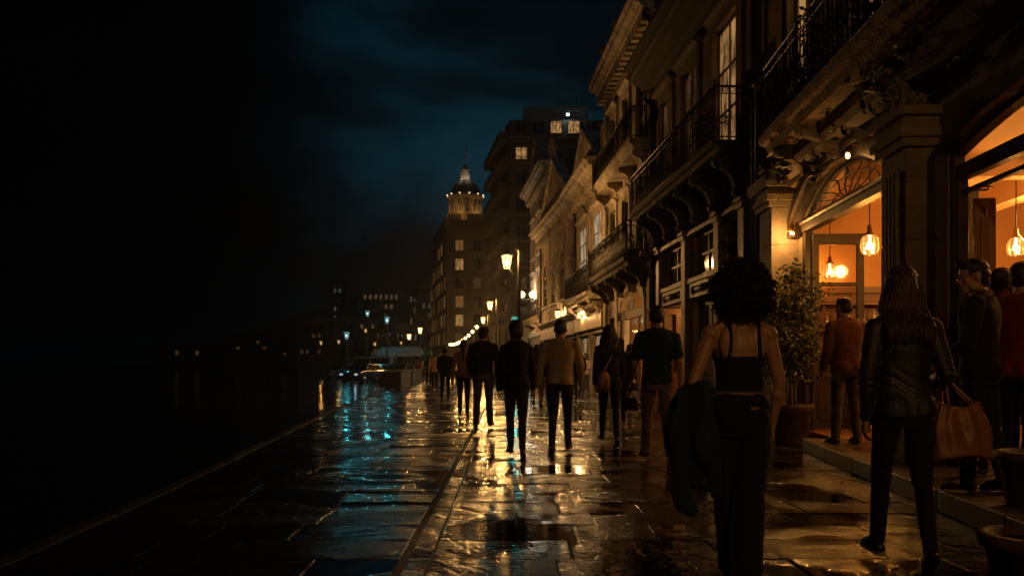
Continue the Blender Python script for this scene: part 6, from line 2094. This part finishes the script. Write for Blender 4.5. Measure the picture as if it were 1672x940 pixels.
# trees along the far kerb
def tree(label, X, Y, h, seed):
    rr = random.Random(seed)
    t = empty('street_tree', (X, Y, -.1), 0, label, 'tree', 'trees across the road')
    tr, pts = MB(), []
    tr.tube([(0, 0, 0), (.1, 0, h * .3), (.0, .1, h * .5)], [.25, .18, .13], 8)
    for i in range(14):
        a, rz_ = rr.uniform(0, 6.28), rr.uniform(.55, 1.0)
        e = V((cos(a) * h * .3 * rr.uniform(.4, 1), sin(a) * h * .3 * rr.uniform(.4, 1), h * rz_))
        tr.tube([(0, .05, h * .4), V((0, .05, h * .4)).lerp(e, .5) + V((0, 0, .3)), e], [.09, .05, .02], 5)
        pts += [e, V((0, .05, h * .4)).lerp(e, .75)]
    tr.build('trunk', MAT['bark'], t)
    lv = MB(); leaves(lv, pts, 900, h * .075, .42, rr); lv.build('crown', MAT['leafdark'], t, fix=False)
tree('dark tree among the far lamps, in front of the long low block', PX(618, 170), 170, 8, 1)
tree('dark tree near the low pale far building', PX(650, 165), 165, 7, 2)
tree('dark tree on the unlit side, below the slim tower', PX(540, 160), 160, 7.5, 3)

# kerbside planter walls where the pavement narrows
for q, (Y0_, Y1_, lab) in enumerate(((47, 56, 'low dark stone planter wall on the kerb, the nearer of two'), (58, 72, 'low dark stone planter wall on the kerb, the farther of two'))):
    f_ = lambda Y: -6.3 - (Y - 50) * .0568 + .25
    a, b = V((f_(Y0_), Y0_, 0)), V((f_(Y1_), Y1_, 0))
    d = (b - a); L = d.length
    p = empty('planter_wall', a, atan2(d.y, d.x), lab, 'planter', 'planter walls on the kerb')
    MB().box(0, L, 0, 1.1, .0, .82).build('wall', MAT['soot'], p)
    MB().box(-.06, L + .06, -.06, 1.16, .822, .90).build('coping', MAT['darkwall'], p, bevel=.012)
# market stalls with pale awnings beyond the planters
for q, (px, Y, W, lab, mt) in enumerate(((655, 100, 5, 'pale awning stall in the far crowd beside the planter walls', 'canvas'), (676, 108, 4.5, 'teal awning stall in the far crowd below the narrow building', 'tealcanvas'), (640, 112, 5, 'pale awning stall at the dark end of the far stalls', 'canvas'))):
    s = empty('market_stall', (PX(px, Y), Y, 0), 0, lab, 'stall', 'stalls at the end of the street')
    MB().add([(-W / 2, -1.4, 2.5), (W / 2, -1.4, 2.5), (W / 2, 1.4, 2.5), (-W / 2, 1.4, 2.5), (-W / 2 + .3, 0, 3.3), (W / 2 - .3, 0, 3.3), (-W / 2, -1.42, 2.25), (W / 2, -1.42, 2.25)], [(0, 1, 5, 4), (2, 3, 4, 5), (1, 2, 5), (3, 0, 4), (6, 7, 1, 0)]).build('awning', MAT[mt], s, fix=False)
    for x in (-W / 2 + .1, W / 2 - .1):
        for y in (-1.3, 1.3): MB().tube([(x, y, 0), (x, y, 2.55)], .03, 6).build('post', MAT['iron'], s)
    MB().box(-W / 2 + .3, W / 2 - .3, -1.2, -.5, 0, .9).build('counter', MAT['wood'], s)
    light('stall_light', (0, 0, 2.2), 3, (.45, .9, .9) if mt != 'canvas' else (.8, .9, .8), .15, s)
    MB().lathe([(.02, 2.42), (.09, 2.3), (.09, 2.27)], 10).build('lamp', MAT['white_glow'], s)

# ------------------------------------------------------------------ cars on the carriageway
CARM = [pm('black_car_paint', (.012, .012, .014), .25, var=.1, bump=0, stain=.1, coat=1), pm('grey_car_paint', (.10, .105, .11), .3, metal=.5, var=.1, bump=0, stain=.1, coat=1), pm('white_car_paint', (.2, .2, .2), .3, var=.06, bump=0, stain=.1, coat=1)]
def car(label, X, Y, rz, paint, lit, L=4.4, van=False):
    r = empty('parked_car', (X, Y, -.096), rz, label, 'car', 'cars across the road')
    hw, zt = .88, 2.1 if van else 1.45
    body = [(-L / 2, .42), (-L / 2 + .05, .25), (L / 2 - .05, .25), (L / 2, .45), (L / 2 - .06, .72), (L / 2 - .4, .82), (L / 2 - 1.15, .92), (-L / 2 + .3, .95), (-L / 2 + .04, .85)]
    arches = []
    b = MB().poly(body, (), -hw, hw)
    o = b.build('body', CARM[paint], r, bevel=.07)
    a, c_ = (-L / 2 + .25, L / 2 - 1.1) if not van else (-L / 2 + .05, L / 2 - .75)
    t0, t1 = (a + .5, c_ - .75) if not van else (a + .08, c_ - .45)
    cab = MB()
    cab.add([(a, -hw + .04, .93), (c_, -hw + .04, .93), (c_, hw - .04, .93), (a, hw - .04, .93), (t0, -hw + .2, zt), (t1, -hw + .2, zt), (t1, hw - .2, zt), (t0, hw - .2, zt)], [(0, 3, 2, 1), (4, 5, 6, 7), (0, 1, 5, 4), (1, 2, 6, 5), (2, 3, 7, 6), (3, 0, 4, 7)])
    cab.build('cabin', CARM[paint], r, bevel=.06)
    for s in (-1, 1):
        gl = MB()
        def side(x, z): 
            u = (z - .93) / (zt - .93)
            return (x, s * (hw - .04 - .16 * u + .008), z)
        n_ = 2
        xa, xb = a + .3, c_ - .25
        for i in range(n_):
            p0, p1 = xa + (xb - xa) * i / n_ + .04, xa + (xb - xa) * (i + 1) / n_ - .04
            q0, q1 = max(p0, t0 + .05 + (0 if i else .06)), min(p1, t1 - .02)
            gl.add([side(p0, 1.0), side(p1, 1.0), side(q1, zt - .1), side(q0, zt - .1)], [(0, 1, 2, 3)])
        gl.build('side_window', MAT['pane'], r)
    for (xa, xb, nm) in ((c_, t1, 'windscreen'), (a, t0, 'rear_window')):
        sgn = 1 if nm == 'windscreen' else -1
        def pt(u, y): return (xa + (xb - xa) * u + sgn * .012, y * (hw - .14 - .14 * u), .93 + (zt - .93) * u + .006)
        MB().add([pt(.12, -1), pt(.12, 1), pt(.9, 1), pt(.9, -1)], [(0, 1, 2, 3)]).build(nm, MAT['pane'], r)
    for x in (-L / 2 + .8, L / 2 - .85):
        for s in (-1, 1):
            M = Matrix.Translation((x, s * (hw - .1), .32)) @ Matrix.Rotation(pi / 2, 4, 'X')
            w = MB().lathe([(.2, -.1), (.3, -.105), (.32, -.06), (.32, .06), (.3, .105), (.2, .1)], 20, M=M).build('wheel', MAT['tyre'], r)
            MB().lathe([(.02, -.108), (.2, -.106), (.2, .106), (.02, .108)], 12, M=M).build('rim', MAT['chrome'], w)
    for s in (-1, 1):
        MB().ball((L / 2 - .05, s * .62, .62), .11, 10, 6, (.5, 1.5, .8)).build('headlight', MAT['head_glow'] if lit == 1 else MAT['chrome'], r)
        MB().box(-L / 2 - .015, -L / 2 + .06, s * .7 - .12, s * .7 + .12, .68, .8).build('tail_light', MAT['tail_glow'] if lit == 2 else MAT['tail_dark'], r)
        if lit == 1: light('headlight_beam', (L / 2 + .08, s * .62, .62), 14, (.6, .9, 1.0), .07, r, 'SPOT', radians(60), (radians(88), 0, radians(-90)))
    MB().box(L / 2 - .02, L / 2 + .012, -.5, .5, .32, .5).build('bumper_grille', MAT['tyre'], r)
    return r


MAT['head_glow'] = glow('headlight_glow', (.75, .95, 1.0), .5, False)
MAT['tail_glow'] = glow('tail_light_glow', (1, .03, .01), .6, False)
MAT['tail_dark'] = pm('red_lens', (.15, .01, .008), .2, bump=0, stain=0)
for q, (px, Y, rz, pa, lit, van, lab) in enumerate((
        (652, 74, -1.75, 0, 1, False, 'dark car with headlights on facing the camera beyond the near planter wall'),
        (630, 80, 2.95, 1, 0, False, 'grey car parked side on across the road, nearest of the row'),
        (604, 84, 2.95, 2, 0, True, 'pale van parked side on across the road'),
        (576, 88, 2.98, 2, 0, False, 'pale car parked side on left of the pale van'),
        (552, 92, 3.0, 0, 2, False, 'black car parked at the dark end of the row across the road'),
        (668, 92, -1.72, 0, 1, False, 'second dark car with headlights on, behind the first by the planters'),
        (592, 68, -1.9, 0, 1, False, 'black car driving this way with dim headlights on the dark road'))):
    car(lab, PX(px, Y), Y, rz, pa, lit, 4.4 if not van else 5.2, van)
# ------------------------------------------------------------------ night sky
w = bpy.data.worlds.new('World')
SC.world = w
w.use_nodes = True
nt = w.node_tree
nt.nodes.clear()
L = nt.links.new
out = nt.nodes.new('ShaderNodeOutputWorld')
bg = N(nt, 'ShaderNodeBackground')
tc = N(nt, 'ShaderNodeTexCoord')
mp = N(nt, 'ShaderNodeMapping'); mp.inputs['Scale'].default_value = (2.2, 2.2, 5.2)
L(tc.outputs['Generated'], mp.inputs['Vector'])
n1 = N(nt, 'ShaderNodeTexNoise', i_Scale=1.35, i_Detail=7.0, i_Roughness=.52, i_Distortion=.35)
L(mp.outputs[0], n1.inputs['Vector'])
cl = N(nt, 'ShaderNodeMapRange', i_1=.36, i_2=.70, i_3=.16, i_4=1.0)
cl.interpolation_type = 'SMOOTHSTEP'
L(n1.outputs['Fac'], cl.inputs[0])
sx = N(nt, 'ShaderNodeSeparateXYZ'); L(tc.outputs['Generated'], sx.inputs[0])
mx = N(nt, 'ShaderNodeMapRange', i_1=-.34, i_2=.02, i_3=.03, i_4=1.0); mx.interpolation_type = 'SMOOTHSTEP'
L(sx.outputs['X'], mx.inputs[0])
mz = N(nt, 'ShaderNodeMapRange', i_1=-.02, i_2=.28, i_3=.35, i_4=1.0); mz.interpolation_type = 'SMOOTHSTEP'
L(sx.outputs['Z'], mz.inputs[0])
m1 = N(nt, 'ShaderNodeMath', operation='MULTIPLY'); L(cl.outputs[0], m1.inputs[0]); L(mx.outputs[0], m1.inputs[1])
m2 = N(nt, 'ShaderNodeMath', operation='MULTIPLY'); L(m1.outputs[0], m2.inputs[0]); L(mz.outputs[0], m2.inputs[1])
m3 = N(nt, 'ShaderNodeMath', operation='MULTIPLY_ADD'); m3.inputs[1].default_value = SKY; m3.inputs[2].default_value = .04 * SKY; L(m2.outputs[0], m3.inputs[0])
cr = N(nt, 'ShaderNodeMix', data_type='RGBA'); cr.inputs[6].default_value = (.02, .055, .11, 1); cr.inputs[7].default_value = (.045, .62, 1.0, 1)
m4 = N(nt, 'ShaderNodeMapRange', i_1=0, i_2=.35, i_3=0, i_4=1.0); L(m2.outputs[0], m4.inputs[0]); L(m4.outputs[0], cr.inputs[0])
L(cr.outputs[2], bg.inputs['Color']); L(m3.outputs[0], bg.inputs['Strength'])
L(bg.outputs[0], out.inputs[0])

# ------------------------------------------------------------------ damp night air
if HAZE:
    hz_ = MB().box(-910, 910, -70, 1510, -1.2, 42).build('haze', None)
    hm_, nt_, out_ = nodes('night_haze')
    pv_ = N(nt_, 'ShaderNodeVolumePrincipled', i_Density=HAZE, i_Anisotropy=.75)
    pv_.inputs['Color'].default_value = (.9, .92, .95, 1)
    nt_.links.new(pv_.outputs[0], out_.inputs['Volume'])
    hz_.data.materials.append(hm_)
    tag(hz_, kind='stuff')
    hz_.visible_shadow = True

# ------------------------------------------------------------------ camera and render settings
cd = bpy.data.cameras.new('camera')
cam = bpy.data.objects.new('camera', cd)
COL.objects.link(cam)
cam.location = (0, 0, CH)
cam.rotation_euler = (pi / 2, 0, 0)
cd.sensor_width = 36
cd.lens = 36 * F / 1672
cd.shift_y = (HY - 470) / 1672
cd.clip_start, cd.clip_end = .05, 3000
SC.camera = cam
SC.view_settings.view_transform = 'Standard'
SC.view_settings.look = 'None'
SC.view_settings.exposure = 0
SC.view_settings.gamma = 1
SC.view_settings.use_curve_mapping = False
cy = SC.cycles
cy.use_denoising = True
cy.max_bounces = 7
cy.diffuse_bounces = 3
cy.glossy_bounces = 4
cy.transparent_max_bounces = 16
cy.caustics_reflective = False
cy.caustics_refractive = False
cy.sample_clamp_indirect = 3.0
cy.use_adaptive_sampling = True
cy.adaptive_threshold = 0.01
try: cy.use_light_tree = True
except Exception: pass
